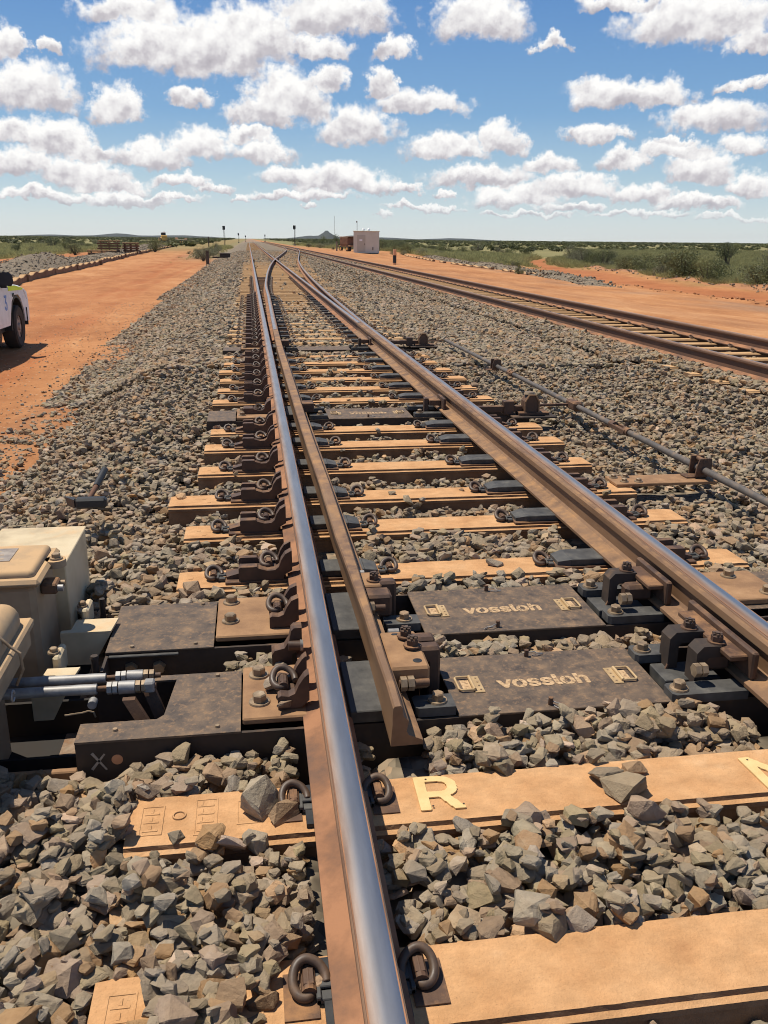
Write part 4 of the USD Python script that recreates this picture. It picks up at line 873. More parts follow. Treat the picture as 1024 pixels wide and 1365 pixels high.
# rail brace between the bearers
br = thing('rail_brace', 'brown hooked casting gripping the polished rail between the two lettered bearers', 'rail brace')
part(br, 'jaw', union(MB().prism([(-.150, -.06), (-.150, .035), (-.140, .050), (-.105, .058), (-.088, .085), (-.080, .125), (-.070, .135), (-.042, .135), (-.042, .05), (-.078, .034), (-.080, -.06)], 'y', 2.845, 2.895), MB().box(-.15, -.08, 2.89, 2.94, -.06, .03)), 'chair_steel')
mb = MB().cyl((-.092, 2.815, .082), (-.050, 2.815, .082), .017, n=12); part(br, 'bolt', mb, 'chair_steel', 40)
part(br, 'bolt_head', MB().cyl((-.050, 2.815, .082), (-.040, 2.815, .082), .021, .018, 12), 'galvanised', 40)
# blade locks on the open blade
def castle_nut(parent, x, y, z):
    m = MB().cyl((x, y, z), (x, y, z + .005), .031, .030, 18); part(parent, 'washer', m, 'rust_steel', 40)
    n = hexbolt(MB(), x, y, z + .005, .021, .022, False, .4)
    p = part(parent, 'nut', n, 'chair_steel')
    c = MB()
    for k in range(6):
        a = k*math.pi/3 + .1; c.box(x + .014*math.cos(a) - .004, x + .014*math.cos(a) + .004, y + .014*math.sin(a) - .004, y + .014*math.sin(a) + .004, z + .027, z + .034)
    c.cyl((x, y, z + .026), (x, y, z + .037), .0085, n=8)
    part(p, 'nut_crown', c, 'clip_steel')
def xbolt(parent, x0, x1, y, z, s=1):
    p = part(parent, 'bolt', MB().cyl((x0, y, z), (x1, y, z), .0125, n=12), 'rust_steel', 40)
    a = np.arange(6)*math.pi/3
    for k, xx in enumerate((x0 + s*.004, x0 + s*.028)):
        part(p, 'nut', MB().hull([(xx + d, y + .024*math.cos(q), z + .024*math.sin(q)) for q in a for d in (0, s*.020)]), 'bolt_steel')
lk = thing('blade_lock', 'dusty brown lock casting with two castle nuts on the open blade at the nearer bearer', 'switch lock')
part(lk, 'body', MB().box(.222, .352, 2.485, 2.76, .060, .142, .008), 'dusty_plate')
part(lk, 'jaw', union(MB().box(.328, .412, 2.60, 2.655, .090, .150, .01), MB().box(.368, .412, 2.60, 2.655, -.12, .148, .008)), 'chair_steel')
part(lk, 'jaw', union(MB().box(.330, .408, 2.675, 2.73, .090, .150, .01), MB().box(.366, .408, 2.675, 2.73, -.12, .148, .008)), 'chair_steel')
castle_nut(lk, .318, 2.625, .150); castle_nut(lk, .308, 2.70, .150)
part(lk, 'slot', MB().prism([(.262, 2.735), (.268, 2.728), (.325, 2.728), (.331, 2.735), (.325, 2.742), (.268, 2.742)], 'z', .1422, .1430), 'black_plastic')
part(lk, 'hole', MB().cyl((.318, 2.530, .1420), (.318, 2.530, .1430), .015, n=16), 'black_plastic', 40)
xbolt(lk, .247, .345, 2.462, .098); part(lk, 'pin_head', MB().cyl((.262, 2.795, .120), (.30, 2.795, .120), .015, n=10), 'galvanised', 40)
lk2 = thing('blade_lock', 'dark lock casting on the open blade at the farther bearer', 'switch lock')
part(lk2, 'body', MB().box(.222, .328, 3.115, 3.21, .035, .128, .01), 'chair_steel')
part(lk2, 'top_plate', MB().box(.200, .300, 3.21, 3.36, .095, .134, .006), 'dusty_plate')
part(lk2, 'jaw', union(MB().box(.285, .362, 3.225, 3.28, .085, .140, .01), MB().box(.322, .362, 3.225, 3.28, -.12, .138, .008)), 'chair_steel')
castle_nut(lk2, .275, 3.262, .136)
xbolt(lk2, .205, .295, 3.085, .092); part(lk2, 'pin_head', MB().cyl((.215, 3.385, .118), (.25, 3.385, .118), .014, n=10), 'galvanised', 40)
# blade locks on the closed blade: hooked jaws over a long clamp plate
def right_lock(label, yc, jaws, plate):
    t = thing('blade_lock', label, 'switch lock')
    part(t, 'clamp_plate', MB().box(1.428, 1.452, plate[0], plate[1], .060, .160, .006), 'chair_steel')
    part(t, 'clamp_shelf', MB().box(1.365, 1.430, plate[0] + .03, plate[1] - .05, .118, .138, .004), 'rust_steel')
    for (xa, y) in jaws:
        part(t, 'jaw', union(MB().prism([(xa, -.14), (xa, .118), (xa + .022, .142), (1.372, .142), (1.372, .100), (xa + .045, .100), (xa + .036, .088), (xa + .036, -.14)], 'y', y - .034, y + .034)), 'dark_steel')
        castle_nut(t, xa + .085, y, .1425)
    part(t, 'link_block', MB().box(1.300, 1.418, yc - .125, yc - .060, .045, .112, .014), 'chair_steel')
    xbolt(t, 1.300, 1.255, yc - .175, .082, -1)
    part(t, 'stay', MB().tube([(jaws[0][0] + .005, jaws[0][1] - .03, .02), (jaws[0][0] - .055, jaws[0][1] - .05, -.10)], .006, 6), 'rust_steel')
    return t
right_lock('hooked lock with two jaws holding the closed blade at the nearer bearer', 2.63, ((1.245, 2.655), (1.285, 2.535)), (2.40, 2.86))
right_lock('single jaw lock holding the closed blade at the farther bearer', 3.245, ((1.255, 3.225),), (3.03, 3.33))
# third and fourth bearers further up
for (ya, yb, lab, w) in ((7.245, 7.695, 'third lidded steel bearer, small in the distance beside the bell crank', 1), (12.05, 12.45, 'plain grey steel bearer farthest up, where ballast covers the sleepers beyond', 0)):
    t, l = bearer(lab, ya, yb, -.58, 2.2, (.44, 1.165))
    part(t, 'left_lid', MB().box(-.575, -.34, ya - .004, yb + .004, 0, .007), 'lid_steel')
    m = part(t, 'rail_plate', MB().box(-.33, -.02, ya + .02, yb - .02, .002, .028, .004), 'dusty_plate')
    part(t, 'bolt', hexbolt(MB(), -.285, ya + .12, .0282), 'bolt_steel'); part(t, 'bolt', hexbolt(MB(), -.285, yb - .12, .0282), 'bolt_steel')
    part(t, 'chair_bracket', MB().prism(CHAIR_POLY, 'y', (ya + yb)/2 - .06, (ya + yb)/2 + .06), 'chair_steel')
    part(t, 'rail_clip', place(CLIP_LOW, -.14, (ya + yb)/2, .052), 'clip_steel')
    strap(t, .28, .43, ya + .06, .37); strap(t, .27, .43, yb - .06, .37); strap(t, 1.18, 1.42, ya + .06, 1.23); strap(t, 1.18, 1.42, yb - .06, 1.23)
    part(t, 'jaw', MB().box(1.285, 1.325, ya + .14, ya + .20, -.1, .145, .006), 'chair_steel')
    part(t, 'clamp_plate', MB().box(1.43, 1.452, ya + .02, ya + .28, .06, .158, .004), 'chair_steel')
    part(t, 'link_block', MB().box(1.325, 1.43, ya + .12, ya + .2, .08, .13, .006), 'rust_steel')
    part(t, 'lock_body', MB().box(.20, .32, ya + .08, ya + .22, .05, .128, .006), 'chair_steel')
    part(t, 'slide_plate', MB().box(.085, .19, ya + .02, yb - .03, .004, .046), 'slide_steel')
    if w:
        part(l, 'lettering', vossloh(.80, (ya + yb)/2, .325, .0081), 'stencil_paint')
        handle(t, .53, (ya + yb)/2, -1); handle(t, 1.06, (ya + yb)/2, 1); lid_pin(t, .78, yb - .04, 0); lid_pin(t, .78, ya + .04, 0)

# ------------------------------------------------------------------ point machines, rods and cabinet on the left
def rounded_lid(x0, x1, y0, y1, z0, z1, r):
    pts = []
    for sx, x in ((-1, x0 + r), (1, x1 - r)):
        for sy, y in ((-1, y0 + r), (1, y1 - r)):
            for th in np.linspace(0, math.pi/2, 5):
                for ph in np.linspace(0, math.pi/2, 6):
                    pts.append((x + sx*r*math.cos(th)*math.cos(ph), y + sy*r*math.sin(th)*math.cos(ph), z1 - r + r*math.sin(ph)))
                pts.append((x + sx*r*math.cos(th), y + sy*r*math.sin(th), z0))
    return MB().hull(pts)
pa = thing('point_machine', 'beige point machine with a rounded lid, silver rods coming out under it', 'point machine')
part(pa, 'housing', MB().box(-1.75, -1.055, 2.20, 2.80, -.30, .190, .012), 'beige_paint')
part(pa, 'lid_flange', MB().box(-1.77, -.948, 2.18, 2.862, .190, .222, .008), 'beige_paint')
part(pa, 'lid', rounded_lid(-1.75, -.975, 2.20, 2.842, .2225, .300, .055), 'beige_paint', 40)
part(pa, 'lid_skirt', MB().box(-1.76, -.962, 2.19, 2.852, .120, .1895, .01), 'beige_paint')
part(pa, 'latch', MB().tube([(-1.0, 2.60, .285), (-.955, 2.585, .245), (-.925, 2.575, .225), (-.922, 2.572, .17), (-.945, 2.568, .12)], .005, 8), 'bolt_steel', 40)
part(pa, 'latch_eye', MB().tube([(-.94, 2.50 + .016*math.cos(a), .12 + .016*math.sin(a)) for a in np.linspace(0, 5.5, 12)], .004, 6), 'galvanised', 40)
pb = thing('point_machine', 'beige point machine with a grey nameplate, in front of the cream cabinet', 'point machine')
part(pb, 'housing', MB().box(-1.80, -.985, 3.045, 3.36, -.22, .262, .02), 'beige_paint')
part(pb, 'lid_rim', MB().box(-1.82, -.958, 3.020, 3.385, .262, .290, .012), 'beige_paint')
part(pb, 'lid', rounded_lid(-1.80, -.985, 3.055, 3.365, .2905, .312, .02), 'beige_paint', 40)
part(pb, 'nameplate', MB().box(-1.30, -1.095, 3.175, 3.315, .3122, .3145), 'nameplate')
tx = MB()
for k in range(5): tx.box(-1.27, -1.27 + (.15, .11, .14, .09, .12)[k], 3.195 + k*.022, 3.201 + k*.022, .3146, .3150)
part(pb, 'plate_print', tx, 'stencil_paint')
m = MB().cyl((-.948, 3.245, .262), (-.948, 3.245, .290), .038, n=16); part(pb, 'lug', m, 'beige_paint', 40)
part(pb, 'bolt', hexbolt(MB(), -.945, 3.245, .2905, .016, .016), 'bolt_steel')
part(pb, 'hasp', MB().box(-.984, -.925, 3.12, 3.20, .195, .235, .006), 'rust_steel')
part(pb, 'hasp_bolt', MB().cyl((-.925, 3.135, .215), (-.905, 3.135, .215), .013, n=10), 'galvanised', 40)
part(pb, 'hasp_bolt', MB().cyl((-.925, 3.185, .215), (-.908, 3.185, .215), .011, n=10), 'bolt_steel', 40)
pc = thing('trackside_cabinet', 'cream steel cabinet with a flat top behind the square-lidded point machine', 'cabinet')
part(pc, 'case', MB().box(-1.300, -.950, 3.40, 3.850, -.14, .214, .004), 'cream_paint')
part(pc, 'top_cover', MB().box(-1.306, -.944, 3.395, 3.856, .2145, .222, .003), 'cream_paint')
part(pc, 'hinge', MB().cyl((-1.20, 3.50, .226), (-1.12, 3.50, .226), .007, n=8), 'beige_paint', 40)
def mount(label, xa, xb, y0, y1, zt, drop):
    t = thing('mounting_bracket', label, 'bracket')
    part(t, 'plate', MB().prism([(xa, y0), (xb - .012, y0), (xb, y1), (xa + .04, y1), (xa + .035, y0 + .03), (xa, y0 + .022)], 'z', zt - .008, zt), 'cream_paint')
    part(t, 'gusset', MB().prism([(xa, zt - .0085), (xa, zt - drop), (xb - .085, zt - drop), (xb - .012, zt - .0085)], 'y', y0, y0 + .010), 'cream_paint')
    part(t, 'upstand', MB().prism([(-.13, zt - .03), (-.13, zt + .02), (-.10, zt + .045), (-.03, zt + .045), (0, zt + .02), (0, zt - .03)], 'x', xa + .035, xa + .062) if False else MB().box(xa + .055, xa + .082, y1 + .012, y1 + .13, zt - .05, zt + .035, .008), 'cream_paint')
    part(t, 'bolt', hexbolt(MB(), xa + .055, y1 + .05, zt + .036, .014, .014), 'bolt_steel')
    return t
mount('cream mounting bracket in front of the farther steel bearer, beside the square-lidded machine', -.935, -.738, 3.135, 3.255, .030, .135)
mount('cream mounting bracket beside the silver rods', -.965, -.815, 2.775, 2.865, .022, .150)
part_stub = thing('steel_peg', 'short dark steel peg standing behind the silver rods', 'peg')
part(part_stub, 'shaft', MB().cyl((-.772, 2.90, -.2), (-.772, 2.90, .035), .012, n=10), 'dark_steel', 40); part(part_stub, 'cap', MB().cyl((-.772, 2.90, .0352), (-.772, 2.90, .045), .015, .013, 10), 'dark_steel', 40)
part_stub = thing('steel_peg', 'short dark steel peg standing behind the cream bracket of the farther bearer', 'peg')
part(part_stub, 'shaft', MB().cyl((-.835, 3.47, -.2), (-.835, 3.47, .025), .012, n=10), 'dark_steel', 40); part(part_stub, 'nut', hexbolt(MB(), -.775, 3.45, -.02, .022, .02), 'bolt_steel')
def rod(label, y, z, dx):
    t = thing('drive_rod', label, 'rod')
    part(t, 'tube', MB().cyl((-1.15, y - .004, z + .004), (-.725 + dx, y, z), .0172, n=18), 'galvanised', 40)
    part(t, 'thread', MB().cyl((-.725 + dx, y, z), (-.535 + dx*.4, y, z), .0095, n=10), 'rust_steel', 40)
    part(t, 'sleeve', MB().cyl((-.655 + dx, y, z), (-.603 + dx, y, z), .0215, n=18), 'galvanised', 40)
    a = np.arange(6)*math.pi/3 + .3
    for k, x in enumerate((-.692, -.674, -.601, -.582)):
        part(t, 'nut', MB().hull([(x + dx + d, y + .021*math.cos(q), z + .021*math.sin(q)) for q in a for d in (0, .015)]), 'galvanised' if k < 2 else 'bolt_steel')
    return t
r1 = rod('nearer silver drive rod with nuts and a sleeve at its end', 2.662, .040, 0.0)
r2 = rod('farther silver drive rod running just behind the other one', 2.735, .040, .018)
part(r1, 'end_block', MB().box(-.574, -.540, 2.643, 2.681, .022, .060, .005), 'galvanised')
ca = thing('crank_arm', 'pair of dark flat bars slanting down inside the cut-out of the nearer bearer', 'crank arm')
for yy, dx in ((2.63, 0), (2.70, .055)):
    v = [(-.64 + dx, yy - .02, .02), (-.60 + dx, yy - .02, .02), (-.50 + dx*.4, yy - .09, -.13), (-.54 + dx*.4, yy - .09, -.13)]
    part(ca, 'bar', MB().hull([(a, b + d, c) for a, b, c in v for d in (0, .022)]), 'rust_steel')
part(ca, 'pivot', MB().cyl((-.735, 2.640, .010), (-.735, 2.61, .010), .015, n=10), 'galvanised', 40)
part(ca, 'split_pin', MB().tube([(-.82, 2.60, -.015), (-.765, 2.605, -.012), (-.745, 2.60, -.004), (-.730, 2.60, -.010), (-.725, 2.60, -.028)], .003, 6), 'bolt_steel', 40)
single('trench_board', MB().box(-1.6, -.755, 2.405, 2.430, -.26, -.098, .004), 'dusty_plate', 'dusty brown board edging the dark pit under the point machines', 'board')
# ------------------------------------------------------------------ back-drive pipe on the right
pp = thing('back_drive_pipe', 'long dark pipe running over the ballast between the two tracks', 'pipe')
PX = lambda y: 2.645 - .006*(y - 4)
def seg(a, b): part(pp, 'pipe_length', MB().cyl((PX(a), a, .075), (PX(b), b, .075), .0225, n=14), 'pipe_paint', 40)
for a, b in ((2.6, 6.15), (6.48, 7.22), (7.42, 9.15), (9.32, 12.5)): seg(a, b)
def turnbuckle(y0, y1):
    x = PX((y0 + y1)/2); m = MB()
    m.cyl((x, y0 - .03, .075), (x, y0 + .05, .075), .031, n=12); m.cyl((x, y1 - .05, .075), (x, y1 + .03, .075), .031, n=12)
    for s in (-1, 1): m.box(x + s*.030 - .007, x + s*.030 + .007, y0, y1, .058, .092, .003)
    m.cyl((x, y0, .075), (x, y1, .075), .011, n=8)
    part(pp, 'turnbuckle', m, 'rust_steel', 40)
turnbuckle(6.17, 6.46); turnbuckle(9.17, 9.30)
part(pp, 'joint', MB().box(PX(7.32) - .04, PX(7.32) + .04, 7.21, 7.43, .035, .115, .015), 'rust_steel')
def guide(label, y, plate):
    t = thing('pipe_guide', label, 'pipe guide'); x = PX(y)
    if plate:
        part(t, 'plate', MB().box(2.03, 2.70, y - .125, y + .075, .003, .022, .003), 'dusty_plate')
        for (dx, dy) in ((2.07, .03), (2.15, .035), (2.10, -.07), (2.19, -.08)): part(t, 'bolt', hexbolt(MB(), dx, y + dy, .0222, .018, .016), 'bolt_steel')
    part(t, 'foot', MB().box(x - .11, x + .03, y - .045, y + .045, .0225, .034, .003), 'rust_steel')
    for s in (-1, 1): part(t, 'cheek', MB().prism([(x - .06, .034), (x - .05, .105), (x - .035, .150), (x + .045, .150), (x + .05, .034)] if s < 0 else [(x - .05, .0342), (x - .045, .150), (x + .045, .150), (x + .05, .0342)], 'y', y + s*.05 - .006, y + s*.05 + .006), 'rust_steel')
    part(t, 'top_pin', MB().cyl((x, y - .058, .132), (x, y + .058, .132), .016, n=10), 'chair_steel', 40)
    part(t, 'roller', MB().cyl((x, y - .043, .035), (x, y + .043, .035), .0165, n=10), 'chair_steel', 40)
guide('pipe guide on a bolted plate, the one nearest the right edge', 5.06, True); guide('pipe guide further along the dark pipe, beyond the bell crank', 9.85, False)
def crank(label, y, xh):
    t = thing('bell_crank', label, 'bell crank')
    part(t, 'base_plate', MB().box(xh - .19, xh + .20, y - .16, y + .13, .0, .014, .003), 'dark_steel')
    part(t, 'bed', MB().box(xh - .12, xh + .15, y - .10, y + .08, .0145, .04, .004), 'rust_steel')
    part(t, 'housing', MB().prism([(xh - .062, .0402), (xh - .062, .130), (xh - .030, .185), (xh + .022, .185), (xh + .055, .130), (xh + .055, .0402)], 'y', y - .075, y + .055), 'rust_steel')
    part(t, 'face_rib', MB().tube([(xh - .066, y - .08, .042), (xh - .066, y - .08, .130), (xh - .032, y - .08, .188), (xh + .024, y - .08, .188), (xh + .058, y - .08, .130), (xh + .058, y - .08, .042)], .007, 6), 'dusty_plate')
    part(t, 'pivot_cap', MB().cyl((xh - .01, y, .186), (xh - .01, y, .205), .05, .04, 14), 'bolt_steel', 40)
    part(t, 'drive_bar', MB().box(xh + .055, PX(y) - .02, y + .08, y + .11, .060, .078), 'rust_steel')
    part(t, 'rail_bar', MB().box(1.68, xh - .07, y - .02, y + .03, .035, .085, .004), 'chair_steel')
    part(t, 'bar_end', MB().box(xh - .24, xh - .15, y - .035, y + .05, .01, .13, .006), 'chair_steel')
crank('house-shaped bell crank cover beside the third steel bearer', 7.28, 2.205); crank('farther bell crank where the dark pipe ends', 12.42, 2.24)
# ------------------------------------------------------------------ hammer left on the ballast
hm = thing('hammer', 'black sledge hammer lying on the ballast beyond the cream cabinet', 'hammer', (0, -.07, .035))
part(hm, 'head', MB().box(-1.150, -.985, 4.700, 4.760, .030, .088, .012), 'black_plastic')
part(hm, 'cheek', MB().hull([(-1.150, 4.705, .035), (-1.150, 4.755, .035), (-1.150, 4.705, .083), (-1.150, 4.755, .083), (-1.205, 4.79, .03), (-1.205, 4.82, .03), (-1.215, 4.80, .075), (-1.21, 4.83, .07)]), 'black_plastic')
part(hm, 'handle', MB().cyl((-1.085, 4.76, .065), (-1.065, 4.90, .10), .013, .015, 10), 'rusty_sheet', 40)
part(hm, 'grip', MB().cyl((-1.065, 4.90, .10), (-1.045, 5.10, .145), .0185, .0195, 12), 'black_plastic', 40)

mt = thing('machine_tray', 'added near-black tray painting shade into the pit under the point machines', 'tray')
part(mt, 'floor', MB().box(-1.72, -.758, 2.435, 3.52, -.262, -.250), 'pit_shade'); part(mt, 'rib', MB().box(-1.72, -.80, 2.62, 2.632, -.2495, -.18), 'pit_shade'); part(mt, 'rib', MB().box(-1.72, -.765, 2.885, 2.90, -.2495, -.12), 'pit_shade')  # sheets added to darken the pit as deep shade would
part(mt, 'back_wall', MB().box(-1.72, -.758, 3.525, 3.54, -.262, -.05), 'pit_shade')

# ------------------------------------------------------------------ ballast
def rock(seed, n=13, flat=0.62, elong=1.25, detail=2):
    r = np.random.default_rng(seed)
    p = r.normal(size=(n, 3)); p /= np.linalg.norm(p, axis=1, keepdims=True)
    p = np.sign(p)*np.abs(p)**0.60                       # towards a block with broken corners
    p *= r.uniform(.82, 1.05, (n, 1))*np.array([elong, 1.0, flat])
    p = p/np.abs(p).max(0).mean()
    v, f = hull_mesh(p)
    for k in range(detail):
        m = trimesh.Trimesh(v, f, process=False).subdivide(); v, f = np.array(m.vertices), np.array(m.faces)
        v = v*(1 + (meshkit.noise(v*(2.6, 6.5)[min(k, 1)] + seed*7.7, seed)[:, None] - .5)*(.16, .085)[min(k, 1)])
    e = np.ptp(v, axis=0); return (v - (v.max(0) + v.min(0))/2)/e.max(), f      # longest side = 1
PROTO_MATS = ['stone_grey', 'stone_green', 'stone_brown', 'stone_grey', 'stone_green', 'stone_tan', 'stone_brown', 'stone_grey', 'stone_green', 'stone_brown', 'stone_grey', 'stone_green', 'stone_grey', 'stone_brown', 'stone_green', 'stone_tan', 'stone_grey', 'stone_orange']
ROCKS = [rock(100 + i, 15 + (i*5) % 9, (.50, .7, .40, .8, .58)[i % 5], (1.3, 1.05, 1.6, 1.2)[i % 4]) for i in range(len(PROTO_MATS))]
PROTO_W = np.array([1.0]*len(PROTO_MATS)); PROTO_W[[5, 15]] = .55; PROTO_W[17] = .4; PROTO_W /= PROTO_W.sum()
def instancer(name, pos, quat, scale, idx, label, cat, protos, mats, kind='stuff'):
    p = unique('/World', name)
    pi = UsdGeom.PointInstancer.Define(stage, p)
    paths = []
    for i, (m, mt) in enumerate(zip(protos, mats)):
        q = f'{p}/stone_shape_{i:03d}' if cat == 'ballast' else f'{p}/shape_{i:03d}'
        usdkit.mesh(stage, q, m, MAT[mt], False); paths.append(Sdf.Path(q))
    pi.CreatePrototypesRel().SetTargets(paths)
    pi.CreatePositionsAttr(Vt.Vec3fArray.FromNumpy(np.asarray(pos, np.float32)))
    q = np.asarray(quat, np.float32)
    pi.CreateOrientationsAttr(Vt.QuathArray([Gf.Quath(float(a), float(b), float(c), float(d)) for a, b, c, d in q]))
    s = np.asarray(scale, np.float32); s = np.repeat(s[:, None], 3, 1) if s.ndim == 1 else s
    pi.CreateScalesAttr(Vt.Vec3fArray.FromNumpy(s)); pi.CreateProtoIndicesAttr(Vt.IntArray.FromNumpy(np.asarray(idx, np.int32)))
    keys(pi.GetPrim(), label=label, category=cat, kind=kind)
    return p
def quats(n, tilt, rng):
    """random heading, with a random lean of about 'tilt' radians"""
    yaw = rng.uniform(0, 2*np.pi, n); ax = rng.uniform(0, 2*np.pi, n); t = np.abs(rng.normal(0, tilt, n))
    q1 = np.stack([np.cos(yaw/2), 0*yaw, 0*yaw, np.sin(yaw/2)], 1)
    q2 = np.stack([np.cos(t/2), np.sin(t/2)*np.cos(ax), np.sin(t/2)*np.sin(ax), 0*t], 1)
    w1, x1, y1, z1 = q2.T; w2, x2, y2, z2 = q1.T
    return np.stack([w1*w2 - x1*x2 - y1*y2 - z1*z2, w1*x2 + x1*w2 + y1*z2 - z1*y2, w1*y2 - x1*z2 + y1*w2 + z1*x2, w1*z2 + x1*y2 - y1*x2 + z1*w2], 1), yaw
def bed_level(x, y):
    """height the stones are raked to, before the sleepers are taken into account"""
    x = np.asarray(x, float); y = np.asarray(y, float)
    n = fb(x, y, 2.2, 3, 41)*0.07 + fb(x, y, 0.5, 2, 42)*0.06
    base = -.035 + 0*x
    inside = (x > -.5) & (x < 2.05)
    base = np.where(inside, -.008 - .025*sstep(6.5, 10, y), base)
    base = np.where((y < 2.41) & (x > .1), .020, base); base = np.where((y < 2.35) & (x < .0) & (x > -.6), .026, base); base = np.where((y < 2.35) & (x <= -.55), .030, base)
    base = np.where(inside & (y > 12.5), -.030 - .055*sstep(17, 25, y)*(1 - sstep(42, 58, y)), base); base = np.where((y < 1.27) & (x > .1), -.09, base); base = np.where((y > 2.79) & (y < 3.01), np.where(x > -.3, -.008, -.135), base); base = np.where((y > 2.16) & (y < 2.41) & (x <= .1), -.045 - .03*sstep(-.4, -.75, x), base)
    base = np.where((x > 2.05), -.035 - .02*sstep(2, 4, x), base)
    base = np.where((x > 4.5) & (x < 5.3), .004, base); base = np.where((x >= 5.3) & (x < 7.0), -.095 + .07*sstep(40, 60, y), base)
    base = np.where(x <= -.55, np.where(y > 3.0, -.045 - .02*sstep(10, 20, y), base), base)
    e = LEFT_EDGE(y)
    sh = sstep(e - .12, -1.15, x)
    base = np.where(x < -1.15, -.49 + (base + .49)*sh, base)
    base = np.where(x > 6.95, -.04, base)
    return base + n*np.where(inside, .8, 1.0)
BOXES = []          # x0, x1, y0, y1, top: where no stone may lie
def block(x0, x1, y0, y1): BOXES.append((x0, x1, y0, y1))
for (y, x0, x1, w) in rows:
    pass
block(-.752, 2.25, 2.398, 2.80); block(-.752, 2.25, 3.0, 3.42); block(-.58, 2.2, 7.245, 7.695); block(-.58, 2.2, 12.05, 12.45)
block(-1.9, -.74, 2.40, 3.46); block(-1.9, -.76, 2.2, 2.41) if False else None
block(-1.33, -.93, 3.38, 3.87)
CELL = .010
BX0, BX1, BY0, BY1 = -2.8, 5.1, 0.95, 11.0
nxc, nyc = int((BX1 - BX0)/CELL), int((BY1 - BY0)/CELL)
cx = BX0 + (np.arange(nxc) + .5)*CELL; cy = BY0 + (np.arange(nyc) + .5)*CELL
CX, CY = np.meshgrid(cx, cy, indexing='ij')
TARGET = bed_level(CX, CY)
HF = TARGET - .085
DENY = np.zeros_like(HF, bool); TOP = np.full_like(HF, -9.0)
def rect(x0, x1, y0, y1): return (slice(max(0, int((x0 - BX0)/CELL)), max(0, int((x1 - BX0)/CELL))), slice(max(0, int((y0 - BY0)/CELL)), max(0, int((y1 - BY0)/CELL))))
for (y, x0, x1, w) in rows:
    s = rect(x0, x1, y - w/2, y + w/2); HF[s] = np.maximum(HF[s], 0.0); TOP[s] = 0.0
for (x0, x1, y0, y1) in BOXES: DENY[rect(x0, x1, y0, y1)] = True
for y in np.arange(BY0, BY1, .05):                       # rails and their chairs
    for xc in (0.0, float(x_stock_right(y))): DENY[rect(xc - .084, xc + .084, y, y + .051)] = True
    xb = float(d_blade(y)); 
    if y > 2.15: DENY[rect(xb - .06, xb + .10, y, y + .051)] = True; DENY[rect(1.39, 1.52, y, y + .051)] = True
for yy in SW_Y:
    DENY[rect(-.46, .47, yy - .10, yy + .10)] = True; DENY[rect(1.07, 2.02, yy - .10, yy + .10)] = True
for yy in (1.385, 1.997): 
    for xr in (0.0, GA + .035): DENY[rect(xr - .165, xr + .18, yy - .085, yy + .10)] = True
DENY[rect(.22, .39, 1.925, 2.10)] = True; DENY[rect(1.17, 1.37, 1.90, 2.08)] = True
DENY[rect(-1.25, -.95, 4.64, 4.85)] |= False
for (ya, yb) in ((7.05, 7.45), (12.2, 12.6)): DENY[rect(1.95, 2.45, ya, yb)] = True
DENY[rect(1.98, 2.72, 4.91, 5.15)] = True
rng = np.random.default_rng(11)
P, Q, S, I = [], [], [], []
def drop(n, xr, yr, smin, smax, tol, keep=None, over=0.0, tilt=.42):
    X = rng.uniform(*xr, n); Y = rng.uniform(*yr, n)
    L = smin + (smax - smin)*rng.beta(1.5, 2.6, n); idx = rng.choice(len(ROCKS), n, p=PROTO_W)
    q, yaw = quats(n, tilt, rng); U = rng.random(n)
    ext = np.array([np.ptp(r[0], axis=0) for r in ROCKS])
    for i in range(n):
        e = ext[idx[i]]*L[i]; a, b, c = e[0]/2, e[1]/2, e[2]/2
        r = max(a, b); k = int(r/CELL) + 1
        ix, iy = int((X[i] - BX0)/CELL), int((Y[i] - BY0)/CELL)
        if ix < k or iy < k or ix >= nxc - k or iy >= nyc - k: continue
        if DENY[ix, iy]: continue
        sl = (slice(ix - k, ix + k + 1), slice(iy - k, iy + k + 1))
        dx, dy = cx[sl[0]][:, None] - X[i], cy[sl[1]][None] - Y[i]
        cc, ss = math.cos(yaw[i]), math.sin(yaw[i])
        u2 = ((dx*cc + dy*ss)/a)**2 + ((-dx*ss + dy*cc)/b)**2
        inn = u2 < .92
        if not inn.any() or (DENY[sl] & (u2 < .6)).any(): continue
        bury = -.43 < X[i] < -.17 and 1.2 < Y[i] < 1.52
        if TOP[ix, iy] > -1 and not bury and (U[i] > over or (Y[i] < 2.13 and X[i] > .18)): continue
        h = HF[sl][inn]; bow = c*np.sqrt(np.maximum(0, 1 - u2[inn]))
        z = np.percentile(h + bow*.72, 58)
        if z > TARGET[ix, iy] + tol + .6*c and not (TOP[ix, iy] > -1 and z < .5*c + (.05 if bury else .03)): continue
        if (TOP[sl] > -1).any() and z < c*.55: z = max(z, c*.4) if TOP[ix, iy] > -1 else z
        HF[sl][inn] = np.maximum(h, z + bow*.8)
        P.append((X[i], Y[i], z)); Q.append(q[i]); S.append(L[i]); I.append(idx[i])
drop(15000, (-2.7, 2.6), (1.0, 4.2), .042, .100, .006, over=.004)
drop(12000, (-2.7, 2.6), (1.0, 4.2), .026, .064, .012, over=.006)
drop(20000, (-2.75, 5.0), (2.2, 7.4), .042, .090, .004, over=.004)
drop(17000, (-2.75, 5.0), (2.2, 7.4), .028, .068, .010, over=.004)
drop(21000, (-2.75, 5.0), (7.2, 10.95), .042, .092, .004, over=.006)
drop(12000, (-2.75, 5.0), (7.2, 10.95), .030, .070, .010, over=.006)
